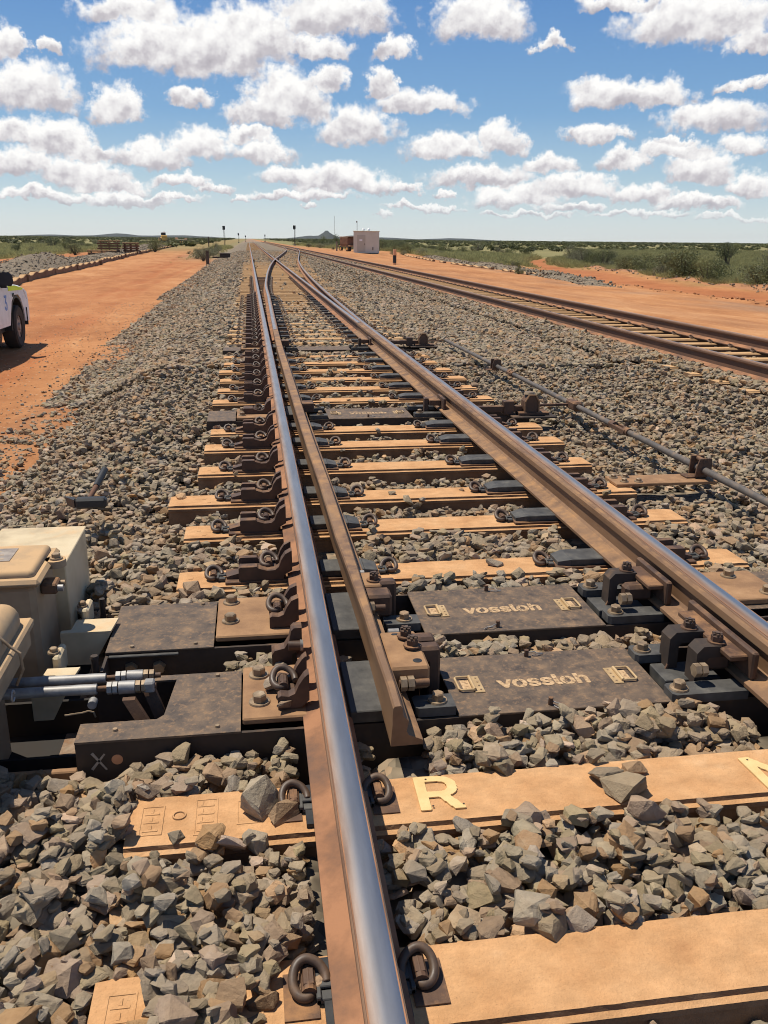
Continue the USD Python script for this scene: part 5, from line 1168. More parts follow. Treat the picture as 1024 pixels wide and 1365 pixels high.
# beyond that the stones are only strewn, one layer over the bed
def strew(n, x0, x1, y0, y1, smin, smax):
    X = rng.uniform(x0, x1, n); Y = y0 + (y1 - y0)*rng.random(n)**1.25
    z = bed_level(X, Y); L = smin + (smax - smin)*rng.beta(1.5, 2.4, n); ok = np.ones(n, bool)
    for xc in (0*Y, np.where(Y < 14, 1.51, 1.51), x_stock_right(Y), d_blade(Y), 0*Y + T2L, 0*Y + T2R): ok &= np.abs(X - xc) > .095
    for (y, a, b, w) in rows: 
        on = (np.abs(Y - y) < w/2) & (X > a) & (X < b); ok &= ~on | (rng.random(n) < np.where(Y < 22, .06, .015)); z = np.where(on, np.maximum(z, .01), z)
    ph = np.abs(((Y - 4.2 + .3) % .6) - .3); on2 = (ph < .115) & (X > 4.87) & (X < 7.37); inside2 = (X > T2L - .1)
    ok &= ~(on2 & inside2); z = np.where(on2 & ~inside2, np.maximum(z, .012), z)
    for (a, b, c, d) in BOXES: ok &= ~((X > a) & (X < b) & (Y > c) & (Y < d))
    z = z + rng.uniform(-.022, .010, n) + L*.12
    q, _ = quats(n, .5, rng); idx = rng.choice(len(ROCKS), n, p=PROTO_W)
    for a, b, c, d, e in zip(X[ok], Y[ok], z[ok], L[ok], idx[ok]): P.append((a, b, c)); S.append(d); I.append(e)
    Q.extend(q[ok])
strew(13000, 5.0, 7.02, 5.0, 12.0, .05, .11)
strew(26000, -2.7, 7.02, 10.8, 17.0, .05, .115)
strew(30000, -2.9, 7.02, 17.0, 30.0, .06, .13)
strew(20000, -3.2, 7.02, 30.0, 60.0, .07, .15)
strew(16000, -3.3, 7.02, 60.0, 118.0, .09, .18)
# scattered stones that have rolled onto the dirt
n = 1500; X = -2.25 - np.abs(rng.normal(0, .30, n)); Y = 4.5 + 30*rng.random(n)**1.4; L = rng.uniform(.02, .06, n); q, _ = quats(n, .3, rng)
zz = ground_z(X, Y) + L*.15
P.extend(np.stack([X, Y, zz], 1)); Q.extend(q); S.extend(L); I.extend(rng.choice(len(ROCKS), n, p=PROTO_W))
# sand and chips between the stones
instancer('ballast', np.array(P), np.array(Q), np.array(S), np.array(I), 'grey and brown crushed stone ballast filling both tracks and their shoulders', 'ballast', ROCKS, PROTO_MATS)
print('stones', len(P))
# the bed under the loose stones
bxs = np.unique(np.concatenate([np.linspace(-3.2, 7.4, 120)])); bys = np.unique(np.concatenate([np.linspace(.3, 12, 130), np.linspace(12, 60, 120), np.linspace(60, 420, 60)]))
BXX, BYY = np.meshgrid(bxs, bys)
blv = bed_level(BXX, BYY)
near_ = 1 - sstep(9.5, 11.5, BYY)
bz = blv - .030 - .055*near_*(BXX < 4.9)
bz = np.where(BYY > 55, blv - .03 + .035*sstep(55, 75, BYY), bz)
bz = np.where((BXX < -.74) & (BXX > -1.9) & (BYY > 2.35) & (BYY < 3.5), -.27, bz)
bz = np.where((BXX > -.77) & (BXX < 2.3) & (((BYY > 2.36) & (BYY < 2.84)) | ((BYY > 2.96) & (BYY < 3.46))), -.23, bz)
e = LEFT_EDGE(BYY) - .25
bz = np.where(BXX < e, np.minimum(bz, ground_z(BXX, BYY) - .06), bz); bz = np.where(BXX > 6.99, np.minimum(bz, ground_z(BXX, BYY) - .06), bz)
nbx, nby = len(bxs), len(bys); ii = (np.arange(nby - 1)[:, None]*nbx + np.arange(nbx - 1)[None]).ravel()
single('ballast_bed', (np.stack([BXX, BYY, bz], -1).reshape(-1, 3), np.stack([ii, ii + 1, ii + nbx + 1, ii + nbx], 1)), 'ballast_bed', 'stony bed of the two tracks under and beyond the loose ballast', kind='structure', smooth=True)
# stones lying by themselves
def loose(label, seed, x, y, z, size, mat, rot=0.0, tilt=0.0):
    v, f = rock(seed, 14, .6, 1.3, 2); v = v*size
    c, s = math.cos(tilt), math.sin(tilt); v = np.stack([v[:, 0], v[:, 1]*c - v[:, 2]*s, v[:, 1]*s + v[:, 2]*c], 1)
    c, s = math.cos(rot), math.sin(rot); v = np.stack([v[:, 0]*c - v[:, 1]*s, v[:, 0]*s + v[:, 1]*c, v[:, 2]], 1)
    v[:, 2] -= v[:, 2].min(); t = single('stone', (v + np.array((x, y, z)), f), mat, label, 'stone')
loose('big grey stone with a broken face on the lettered sleeper, front one of three', 311, .800, 1.955, .0, .118, 'stone_grey', .3)
loose('long grey stone on the lettered sleeper, behind the big broken one', 322, .765, 2.005, .0, .100, 'stone_green', -.3)
loose('small brown stone at the far edge of the lettered sleeper, behind two grey ones', 333, .858, 2.035, .0, .078, 'stone_brown', .2)
loose('crumbly orange clod stuck in the left clip of the front sleeper', 344, -.105, 1.405, .0, .062, 'stone_orange', .8)
loose('grey slab standing on edge beside the left clip of the lettered sleeper', 355, -.205, 2.02, -.02, .115, 'stone_grey', 1.0, 1.0)
loose('brown block leaning against the left clip of the lettered sleeper', 366, -.142, 1.965, -.02, .085, 'stone_brown', .5, .9)
loose('flat brown stone on the bolted plate of the nearer bearer', 377, -.128, 2.475, .030, .060, 'stone_brown', .4)
loose('pale sliver of stone between the bolts of the nearer bearer', 388, -.150, 2.61, .030, .075, 'stone_tan', 1.3)
loose('small grey stone on the third sleeper from the lettered lids', 399, .62, 4.95, .0, .05, 'stone_grey', .3)

# ------------------------------------------------------------------ white utility vehicle parked at the left edge
def ute():
    t = thing('utility_vehicle', 'white utility vehicle with a yellow-green stripe and muddy wheel, parked on the red dirt', 'ute', (-5.24, 17.0, float(ground_z(-5.24, 17.0)) - .01), 1.0)
    # local axes: +y forward, front axle at y = 0
    def side(x):        # body side outline (y, z), front at +y
        return [(.88, .42), (.93, .60), (.92, .80), (.86, .96), (.70, 1.04), (.35, 1.10), (-.35, 1.16), (-2.9, 1.16), (-4.4, 1.10), (-4.45, .55), (-3.75, .50), (-3.6, .80), (-3.35, .94), (-3.05, .94), (-2.8, .80), (-2.65, .48), (-.62, .46), (-.52, .66), (-.36, .86), (-.16, .95), (.14, .95), (.34, .86), (.50, .66), (.56, .44)]
    b = MB(); s = side(0)
    lv = []
    for x, k in ((-.86, .985), (-.82, 1.0), (.82, 1.0), (.86, .985)):
        lv.append([(x, y*k if y > 0 else y, z if z < 1 else z - (.03 if abs(x) > .84 else 0)) for y, z in s])
    b.add(*loft(np.array(lv)))
    part(t, 'body', b, 'ute_paint', 25)
    c = MB(); c.hull([(sx*.78, y, z) for sx in (-1, 1) for y, z in ((-.30, 1.10), (-2.75, 1.10))] + [(sx*.66, y, z) for sx in (-1, 1) for y, z in ((-.98, 1.74), (-2.55, 1.74))])
    part(t, 'cab', c, 'ute_paint')
    for sx in (-1, 1):
        part(t, 'side_window', MB().hull([(sx*(.792 - (z - 1.12)*.185), y, z) for y, z in ((-.62, 1.18), (-1.5, 1.18), (-1.05, 1.66), (-1.5, 1.66))] + [(sx*(.786 - (z - 1.12)*.185), y, z) for y, z in ((-.62, 1.18), (-1.5, 1.18), (-1.05, 1.66), (-1.5, 1.66))]), 'dark_glass')
        part(t, 'headlight', MB().hull([(sx*q, y, z) for q, y, z in ((.60, .915, .82), (.60, .84, .98), (.868, .62, .98), (.868, .80, .82), (.868, .58, 1.0), (.80, .70, 1.015), (.84, .84, .84))]), 'lamp_glass')
        d = part(t, 'door', MB().box(sx*.862 - .004, sx*.862 + .004, -1.62, -.66, .52, 1.12, .003), 'ute_paint')
        part(d, 'handle', MB().box(sx*.874 - .012, sx*.874 + .012, -1.55, -1.38, .95, .985, .005), 'black_plastic')
        part(t, 'reflective_stripe', MB().hull([(sx*.868 + e, y, z) for e in (-.003, .003) for y, z in ((.50, 1.015), (.52, 1.045), (-.55, 1.045), (-.55, 1.13), (-.1, 1.12))]), 'hivis_tape')
        m = MB(); m.hull([(sx*(.84 + e), y - .62, z) for e, y, z in ((0, -.45, 1.17), (.20, -.42, 1.15), (.24, -.42, 1.22), (.23, -.42, 1.33), (.18, -.42, 1.38), (.02, -.45, 1.38), (0, -.30, 1.18), (.18, -.28, 1.18), (.20, -.29, 1.33), (.02, -.30, 1.36))]); m.box(min(sx*.80, sx*.95), max(sx*.80, sx*.95), -1.02, -.96, 1.12, 1.20)
        part(t, 'mirror', m, 'black_plastic')
        part(t, 'side_indicator', MB().box(sx*.866 - .005, sx*.866 + .005, -.30, -.18, .93, .99), 'black_plastic')
        n = meshkit.text_mesh('3', .24, .004, bold=True); v = np.array(n.vertices)
        v = np.stack([np.full(len(v), 0.0) + v[:, 2]*sx, v[:, 0]*sx, v[:, 1]], 1) + (sx*.8665, -.94, .74)
        part(t, 'number', (v, np.array(n.faces)), 'blue_decal')
    part(t, 'bumper', MB().hull([(x, y, z) for x, y in ((-.88, .66), (.88, .66), (-.80, .99), (.80, .99)) for z in (.36, .40)] + [(x, y, .68) for x, y in ((-.88, .66), (.88, .66), (-.80, .97), (.80, .97))]), 'black_plastic')
    part(t, 'grille', MB().box(-.55, .55, .90, .945, .70, .90, .01), 'black_plastic')
    part(t, 'windscreen', MB().hull([(x, y, z) for x, y, z in ((-.70, -.31, 1.15), (.70, -.31, 1.15), (-.62, -.90, 1.68), (.62, -.90, 1.68), (-.70, -.335, 1.15), (.70, -.335, 1.15))]), 'dark_glass')
    part(t, 'tray', MB().box(-.84, .84, -4.5, -2.85, 1.16, 1.20, .01), 'black_plastic')
    part(t, 'underbody', MB().box(-.72, .72, -4.2, .70, .34, .50), 'black_plastic')
    for sx in (-1, 1):
        for yy in (0.0, -3.2):
            an = np.linspace(-.15, math.pi + .15, 22)
            part(t, 'wheel_arch', MB().prism([(yy + .505*math.cos(q), .43 + .505*math.sin(q)) for q in an] + [(yy + .47*math.cos(q), .43 + .47*math.sin(q)) for q in an[::-1]], 'x', min(sx*.45, sx*.852), max(sx*.45, sx*.852)), 'black_plastic')
            part(t, 'arch_wall', MB().cyl((sx*.43, yy, .45), (sx*.449, yy, .45), .48, n=20), 'black_plastic')
            prof = [(.20, -.11), (.34, -.125), (.375, -.10), (.385, -.05), (.385, .05), (.375, .10), (.34, .125), (.20, .11)]
            n = 28; a = np.arange(n)*2*math.pi/n
            secs = [[(sx*.755 + w, yy + r*math.cos(q), .385 + r*math.sin(q)) for r, w in prof] for q in np.append(a, 2*math.pi)]
            S = np.array(secs); k = len(prof); f = [(i*k + j, (i+1)*k + j, (i+1)*k + (j+1) % k, i*k + (j+1) % k) for i in range(n) for j in range(k)]
            w = part(t, 'wheel', (S.reshape(-1, 3), np.array(f)), 'tyre_rubber', 30)
            r = MB().cyl((sx*.80, yy, .385), (sx*.845, yy, .385), .215, .205, 24)
            part(w, 'rim', r, 'wheel_metal', 30)
            h = MB().cyl((sx*.8452, yy, .385), (sx*.875, yy, .385), .07, .055, 14)
            part(w, 'hub', h, 'wheel_metal', 30)
            for q in range(5):
                a_ = q*2*math.pi/5 + .2
                part(w, 'rim_slot', MB().cyl((sx*.8452, yy + .145*math.cos(a_), .385 + .145*math.sin(a_)), (sx*.8475, yy + .145*math.cos(a_), .385 + .145*math.sin(a_)), .032, n=10), 'black_plastic')
    return t
ute()

# ------------------------------------------------------------------ sleepers laid end to end as a kerb, and the heap behind them
def waisted():
    secs = []
    for x in np.linspace(-1.30, 1.30, 17):
        k = 1 - abs(x)/1.30; h = .34 - .085*sstep(.15, .75, k); w = .125 - .015*sstep(.2, .8, k)
        secs.append([(x, -w - .02, -.08), (x, -w, h - .02), (x, -w + .02, h), (x, w - .02, h), (x, w, h - .02), (x, w + .02, -.08)])
    return loft(np.array(secs)[:, ::-1])
KS = None; pos = 0.0
seglen = np.concatenate([[0], np.cumsum(np.hypot(*np.diff(KERB, axis=0).T))])
i = 0; s = 3.0
while s < seglen[-1]:
    x = np.interp(s, seglen, KERB[:, 0]); y = np.interp(s, seglen, KERB[:, 1]); x2 = np.interp(s + .5, seglen, KERB[:, 0]); y2 = np.interp(s + .5, seglen, KERB[:, 1])
    ang = math.degrees(math.atan2(y2 - y, x2 - x)) + random.uniform(-2, 2)
    lc = (x + random.uniform(-.06, .06), y, float(ground_z(x, y)) + random.uniform(-.03, .02))
    if i == 0:
        KS = thing('kerb_sleeper', 'waisted concrete sleeper in the line laid end to end along the dirt road', 'sleeper', lc, ang, group='sleepers laid as a kerb on the left')
        part(KS, 'concrete_body', waisted(), 'concrete_far')
    else: copy_of(KS, loc=lc, rotz=ang)
    s += 2.62; i += 1
RK = [(22.5, 135.0), (19.0, 109.0), (17.2, 84.0), (16.7, 69.0), (16.6, 60.0), (16.2, 54.0), (15.6, 48.0)]
RK = np.array(RK[::-1]); sl = np.concatenate([[0], np.cumsum(np.hypot(*np.diff(RK, axis=0).T))]); s = 0.0; first = None
while s < sl[-1]:
    x = np.interp(s, sl, RK[:, 0]); y = np.interp(s, sl, RK[:, 1]); x2 = np.interp(s + .5, sl, RK[:, 0]); y2 = np.interp(s + .5, sl, RK[:, 1])
    if random.random() > .2:
        c = copy_of(KS, 'waisted concrete sleeper in the broken line beside the right hand dirt', (x, y, float(ground_z(x, y)) - .18), math.degrees(math.atan2(y2 - y, x2 - x)) + random.uniform(-4, 4), 'sleepers laid along the right hand dirt')
    s += 2.9
def heap(name, label, line, half, height, mat, seed, n_stones, ridge=1.0, bumpy=0.5):
    """a long ridge of loose stone along a line"""
    ln = np.array(line, float); L = np.concatenate([[0], np.cumsum(np.hypot(*np.diff(ln, axis=0).T))])
    ss = np.linspace(0, L[-1], max(12, int(L[-1]/.7))); us = np.linspace(-1.25, 1.25, 25)
    cxs, cys = np.interp(ss, L, ln[:, 0]), np.interp(ss, L, ln[:, 1]); dx, dy = np.gradient(cxs), np.gradient(cys); d = np.hypot(dx, dy); nxx, nyy = -dy/d, dx/d
    X = cxs[:, None] + nxx[:, None]*us[None]*half; Y = cys[:, None] + nyy[:, None]*us[None]*half
    along = (np.interp(cys, [30, 46, 56, 66, 74, 88, 118, 135, 170], [.45, .5, .9, 1.15, .5, .4, .45, .9, 1.0]) if name == 'ballast_heap' else 1)*np.clip(1 - bumpy + bumpy*2*(fb(ss, 0*ss, .16, 3, seed) + .5), .15, 2.0); ends = sstep(0, 3, ss)*sstep(0, 3, L[-1] - ss)
    prof = np.clip(1 - np.abs(us)**1.3, -.15, 1)
    Z = ground_z(X, Y) + height*along[:, None]*ends[:, None]*prof[None] + .35*height*fb(X, Y, .9, 4, seed + 1)*np.clip(prof, 0, 1)[None]*1.6 - .03
    n, k = X.shape; a = (np.arange(n - 1)[:, None]*k + np.arange(k - 1)[None]).ravel()
    single(name, (np.stack([X, Y, Z], -1).reshape(-1, 3), np.stack([a, a + k, a + k + 1, a + 1], 1)), mat, label, 'heap', kind='stuff', smooth=True)
    r = np.random.default_rng(seed); i = r.integers(0, n, n_stones); j = r.integers(2, k - 2, n_stones)
    return np.stack([X[i, j] + r.normal(0, .25, n_stones), Y[i, j] + r.normal(0, .25, n_stones), Z[i, j]], 1)
hp = [heap('ballast_heap', 'long grey heap of spare ballast behind the line of kerb sleepers', [(-12.2, 28), (-13.6, 45), (-14.0, 62), (-14.9, 85), (-16.5, 120), (-19.0, 170), (-21.5, 225)], 2.2, .62, 'ballast_bed', 61, 9000),
      heap('gravel_ridge', 'low grey gravel ridge between the orange dirt and the red road on the right', [(13.4, 33), (14.4, 38), (15.8, 46), (17.8, 58), (18.6, 72), (19.8, 92), (22.0, 112)], .9, .26, 'ballast_bed', 71, 1800),
      heap('rubble_bank', 'low stony bank where the scrub begins beyond the red road', [(21.6, 27.0), (21.5, 34), (22.2, 43), (24.6, 56), (27.5, 70)], .8, .18, 'clod_soil', 81, 500, bumpy=.9)]
hs = np.vstack(hp); r_ = np.random.default_rng(5); q, _ = quats(len(hs), .6, r_)
instancer('loose_gravel', hs, q, r_.uniform(.07, .17, len(hs)), r_.choice(len(ROCKS), len(hs), p=PROTO_W), 'loose stones strewn over the heaps and ridges beside the tracks', 'gravel', ROCKS[:8], ['stone_dark', 'stone_dark', 'stone_brown', 'stone_dark', 'stone_dark', 'stone_green', 'stone_dark', 'stone_dark']) if False else instancer('loose_gravel', hs, q, r_.uniform(.07, .17, len(hs)), r_.integers(0, 8, len(hs)), 'loose stones strewn over the heaps and ridges beside the tracks', 'gravel', ROCKS[:8], ['stone_dark', 'stone_dark', 'stone_brown', 'stone_dark', 'stone_dark', 'stone_green', 'stone_dark', 'stone_dark'])

# ------------------------------------------------------------------ stacks, machines, shed, signals
def stack(label, x, y, w, d, layers, lh, rot):
    t = thing('steel_stack', label, 'stack', (x, y, float(ground_z(x, y))), rot)
    for k in range(layers):
        o = random.uniform(-.08, .08); e = random.uniform(-.06, .06)
        part(t, 'layer', MB().box(-w/2 + o, w/2 + o, -d/2 + e, d/2 + e, k*lh, k*lh + lh*.62, .02), 'rusty_sheet')
        for q in (-.36, 0, .36): part(t, 'spacer', MB().box(q*w - .07, q*w + .07, -d/2 - .02, d/2 + .02, k*lh + lh*.62, (k + 1)*lh), 'concrete_far')
    for q in range(6): part(t, 'top_sleeper', MB().box(-w/2 + q*w/6 + .03, -w/2 + (q + 1)*w/6 - .03, -d/2, d/2, layers*lh, layers*lh + .17, .02), 'concrete_far')
stack('tall stack of rusty steel topped with pale pieces, on the red dirt', -16.6, 112, 2.6, 2.4, 5, .28, 8); stack('second stack of rusty brown steel, touching the right side of the tall one', -14.3, 113.5, 1.9, 2.4, 4, .29, 10); stack('low stack of rusty brown steel in front of the tall one', -16.9, 108.2, 3.3, 1.6, 1, .34, 8)
def wheel(t, x, y, z, r, w, mat='tyre_rubber'):
    p = part(t, 'wheel', MB().cyl((x - w/2, y, z), (x + w/2, y, z), r, n=18), mat, 40); part(p, 'rim', MB().cyl((x - w/2 - .02, y, z), (x + w/2 + .02, y, z), r*.5, n=12), 'machine_yellow', 40)
L0 = (-30.5, 338.0); t = thing('wheel_loader', 'small yellow loader with a dark cab at the far end of the ballast heap', 'loader', (L0[0], L0[1], float(ground_z(*L0)) + .9), 12)
part(t, 'chassis', MB().box(-1.1, 1.1, -2.6, 1.6, .7, 1.7, .15), 'machine_yellow'); part(t, 'engine_cover', MB().box(-1.0, 1.0, -2.6, -.6, 1.7, 2.5, .2), 'machine_yellow')
part(t, 'cab', MB().hull([(x, y, z) for x in (-.8, .8) for y, z in ((-.6, 1.75), (.9, 1.75), (-.5, 3.3), (.6, 3.3))]), 'black_plastic'); part(t, 'cab_roof', MB().box(-.9, .9, -.7, .8, 3.31, 3.45, .04), 'white_paint')
part(t, 'bucket', MB().prism([(2.2, .3), (3.6, .25), (3.5, .45), (2.6, 1.5), (2.2, 1.4)], 'x', -1.4, 1.4), 'machine_yellow'); part(t, 'beacon', MB().cyl((.3, 0, 3.46), (.3, 0, 3.75), .12, n=10), 'orange_paint')
for sx in (-1, 1):
    part(t, 'lift_arm', MB().tube([(sx*.6, .8, 1.9), (sx*.6, 1.8, 1.6), (sx*.6, 2.5, .9)], .12, 6), 'machine_yellow')
    for yy in (-1.8, 1.0): wheel(t, sx*1.15, yy, .75, .75, .55)
L1 = (-21.6, 300.0); t = thing('flat_trailer', 'pale flatbed trailer with orange ends near the end of the kerb line', 'trailer', (L1[0], L1[1], float(ground_z(*L1)) + .35), 70)
part(t, 'deck', MB().box(-.9, .9, -1.7, 1.7, .95, 1.2, .04), 'cream_paint'); part(t, 'headboard', MB().box(-.9, .9, 1.55, 1.7, 1.2, 1.75, .03), 'orange_paint'); part(t, 'tailboard', MB().box(-.9, .9, -1.7, -1.55, 1.2, 1.6, .03), 'orange_paint')
for sx in (-1, 1):
    for yy in (-.9, -.1): wheel(t, sx*.85, yy, .45, .45, .25)
# relay hut
SH = (16.35, 128.0); sz = float(ground_z(*SH)); t = thing('relay_hut', 'pale grey relay hut with two white roof vents beside the second track', 'hut', (SH[0], SH[1], sz - .05), -9)
part(t, 'body', MB().box(-1.78, 1.78, -1.3, 1.3, .12, 3.02, .02), 'shed_wall'); part(t, 'roof', MB().box(-1.86, 1.86, -1.38, 1.38, 3.022, 3.12, .03), 'shed_wall'); part(t, 'base_frame', MB().box(-1.7, 1.7, -1.22, 1.22, 0, .12), 'dark_steel')
d = part(t, 'door', MB().box(-1.28, -.12, -1.325, -1.301, .30, 2.55, .008), 'shed_door'); part(d, 'handle', MB().box(-.28, -.20, -1.36, -1.326, 1.25, 1.42, .01), 'dark_steel'); part(d, 'sign', MB().box(-.95, -.55, -1.330, -1.3255, 1.75, 2.0), 'white_paint')
part(t, 'outlet_box', MB().box(.85, 1.0, -1.38, -1.301, .55, .95, .01), 'post_grey')
for x in (-.42, .30):
    v = part(t, 'roof_vent', MB().cyl((x, -.3, 3.121), (x, -.3, 3.22), .18, n=12), 'white_paint', 40)
    part(v, 'vent_dome', MB().hull([(x + .24*math.cos(a)*math.cos(b), -.3 + .24*math.sin(a)*math.cos(b), 3.22 + .24*math.sin(b)) for a in np.linspace(0, 2*math.pi, 13)[:-1] for b in (0, .5, 1.0, 1.5)]), 'white_paint', 40)
part(t, 'aerial', MB().cyl((-1.30, -.9, 3.12), (-1.30, -.9, 4.3), .03, n=6), 'post_grey'); part(t, 'aerial_head', MB().box(-1.42, -1.26, -.95, -.85, 4.2, 4.42, .02), 'post_grey')
R0 = (15.7, 146.0); t = thing('tank_trailer', 'rusty brown tank on yellow wheels just left of the relay hut', 'trailer', (R0[0], R0[1], float(ground_z(*R0))), 25)
part(t, 'tank', MB().box(-.85, .85, -1.3, 1.3, .95, 2.2, .12), 'rusty_sheet'); part(t, 'rail', MB().box(-.8, .8, -1.6, 1.6, 2.205, 2.3, .02), 'dusty_plate'); part(t, 'frame', MB().box(-.8, .8, -1.9, 1.7, .75, .98, .03), 'dusty_plate')
for sx in (-1, 1):
    for yy in (-1.1, .9): wheel(t, sx*.8, yy, .42, .42, .22)
def post(label, x, y, h, w, mat, band=None, zoff=0.0, cap=True):
    z = float(ground_z(x, y)) - .05 + zoff
    t = thing('marker_post', label, 'post', (x, y, z))
    if band:
        part(t, 'shaft', MB().box(-w, w, -w, w, 0, h*.12, .01), mat); part(t, 'black_band', MB().box(-w, w, -w, w, h*.121, h*.62, .01), 'black_plastic'); part(t, 'top_band', MB().box(-w, w, -w, w, h*.621, h, .01), mat)
    else:
        part(t, 'shaft', MB().box(-w, w, -w, w, 0, h, w*.2), mat)
        if cap: part(t, 'cap', MB().box(-w*1.3, w*1.3, -w*1.3, w*1.3, h + .001, h + .05, .01), mat)
post('orange and black banded marker post standing in the orange dirt', 9.15, 58.0, .95, .10, 'orange_paint', True, .05)
post('grey post in the dirt left of the relay hut', 12.6, 133.0, 1.35, .10, 'post_grey'); post('weathered wooden post at the left edge of the ballast', -3.30, 70.0, 1.05, .12, 'bark')
post('small dark stub beside the left verge', -8.9, 205.0, 2.3, .12, 'bark', cap=False)
jb = thing('junction_box', 'low dark junction box with splayed arms on the left ballast shoulder', 'box', (-2.25, 80.5, -.28)); part(jb, 'case', MB().box(-.45, .45, -.3, .3, .1, .45, .05), 'dark_steel'); part(jb, 'lid', MB().box(-.5, .5, -.34, .34, .451, .52, .02), 'post_grey')
for sx in (-1, 1): part(jb, 'arm', MB().box(min(sx*.46, sx*1.1), max(sx*.46, sx*1.1), -.12, .12, .08, .2, .02), 'dark_steel')
def signal(label, x, y, h, headw, zoff=0.0):
    t = thing('railway_signal', label, 'signal', (x, y, float(ground_z(x, y)) + zoff), 3)
    part(t, 'base', MB().box(-.3, .3, -.3, .3, -.1, .35, .04), 'post_grey'); part(t, 'mast', MB().cyl((0, 0, .35), (0, 0, h), .075, .065, 10), 'dark_steel', 40)
    part(t, 'backboard', MB().box(-headw/2, headw/2, -.03, .03, h - .48, h + .48, .02), 'black_plastic')
    for k in (-.22, .22):
        lm = part(t, 'lamp', MB().cyl((0, -.035, h + k), (0, -.10, h + k), .14, n=14), 'dark_glass', 40); part(lm, 'hood', MB().tube([(.17*math.cos(a), -.14, h + k + .17*math.sin(a)) for a in np.linspace(-.3, math.pi + .3, 12)], .05, 6), 'black_plastic')
    part(t, 'ladder', MB().tube([(.25, .1, 0), (.25, .1, h - .6)], .03, 5), 'dark_steel')
signal('tall black signal mast on the left verge of the near track', -6.4, 240.0, 4.5, .66); signal('black signal mast standing right of the curved rails near the scrub', 11.4, 232.0, 4.4, .66); signal('farther small signal, dark dot just left of the vanishing rails', -4.6, 420.0, 3.7, .6)
signal('tiny far signal almost on the line of the rails', -1.9, 560.0, 3.2, .6); signal('faint far signal between the two tracks near the dust', 8.2, 470.0, 3.0, .55)
t = thing('radio_mast', 'thin grey lattice mast rising above the dark hill', 'mast', (141, 1500.0, -1)); part(t, 'shaft', MB().cyl((0, 0, 0), (0, 0, 39), .35, .25, 6), 'post_grey')
for k in range(6): part(t, 'guy_ring', MB().cyl((0, 0, 6 + k*6), (0, 0, 6.3 + k*6), .5, n=6), 'post_grey')

# ------------------------------------------------------------------ hills on the horizon
def hill(label, cx_, cy_, parts_):
    xx = np.linspace(-1, 1, 60); yy = np.linspace(-1, 1, 16); W, D = parts_['w'], parts_['d']
    X, Y = np.meshgrid(xx, yy); H = np.zeros_like(X)
    for (c, s, h) in parts_['bumps']: H = np.maximum(H, h*np.clip(1 - np.abs((X - c)/s)**1.25, 0, 1)*np.clip(1 - np.abs(Y)**1.6, 0, 1))
    H = H*(1 + .25*fb(X*W, Y*D, .012, 4, 13)) - 3
    n, k = X.shape; a = (np.arange(n - 1)[:, None]*k + np.arange(k - 1)[None]).ravel()
    single('hill', (np.stack([X*W + cx_, Y*D + cy_, H], -1).reshape(-1, 3), np.stack([a, a + 1, a + k + 1, a + k], 1)), 'hill_rock', label, kind='structure', smooth=True)
K = 7000.0
def xat(px): return CAM_X + K*math.tan(YAW + math.atan((px - 512)/1160.0*math.cos(PITCH)*1.0))
hill('dark pointed hill on the horizon behind the thin mast', xat(432), K, dict(w=420, d=300, bumps=[(0, .26, 62), (0, .075, 82), (-.3, .5, 30), (.45, .5, 34)]))
hill('long low blue ridge on the horizon right of the pointed hill', xat(540), K + 800, dict(w=1100, d=350, bumps=[(-.55, .35, 36), (-.1, .5, 26), (.5, .5, 24)]))
hill('broad low hill on the left horizon', xat(150), K + 500, dict(w=900, d=400, bumps=[(-.05, .35, 34), (.45, .6, 25), (-.6, .5, 20), (.0, .95, 22)]))

# ------------------------------------------------------------------ scrub and grass
def leaf_cloud(r, n, size, blobs):
    """n small leaf-sized faces spread through ellipsoids (x, y, z, rx, ry, rz)"""
    b = np.array(blobs); w = b[:, 3]*b[:, 4]*b[:, 5]; k = r.choice(len(b), n, p=w/w.sum())
    d = r.normal(size=(n, 3)); d /= np.linalg.norm(d, axis=1, keepdims=True); rad = r.random(n)**.45
    c = b[k, :3] + d*rad[:, None]*b[k, 3:]
    u = r.normal(size=(n, 3)); u /= np.linalg.norm(u, axis=1, keepdims=True); v = np.cross(u, r.normal(size=(n, 3))); v /= np.linalg.norm(v, axis=1, keepdims=True)
    s = size*r.uniform(.6, 1.4, (n, 1)); u = u*s; v = v*s*.45
    V = np.stack([c - u, c + v, c + u, c - v], 1).reshape(-1, 3); i = np.arange(n)*4
    return V, np.stack([i, i + 1, i + 2, i + 3], 1)
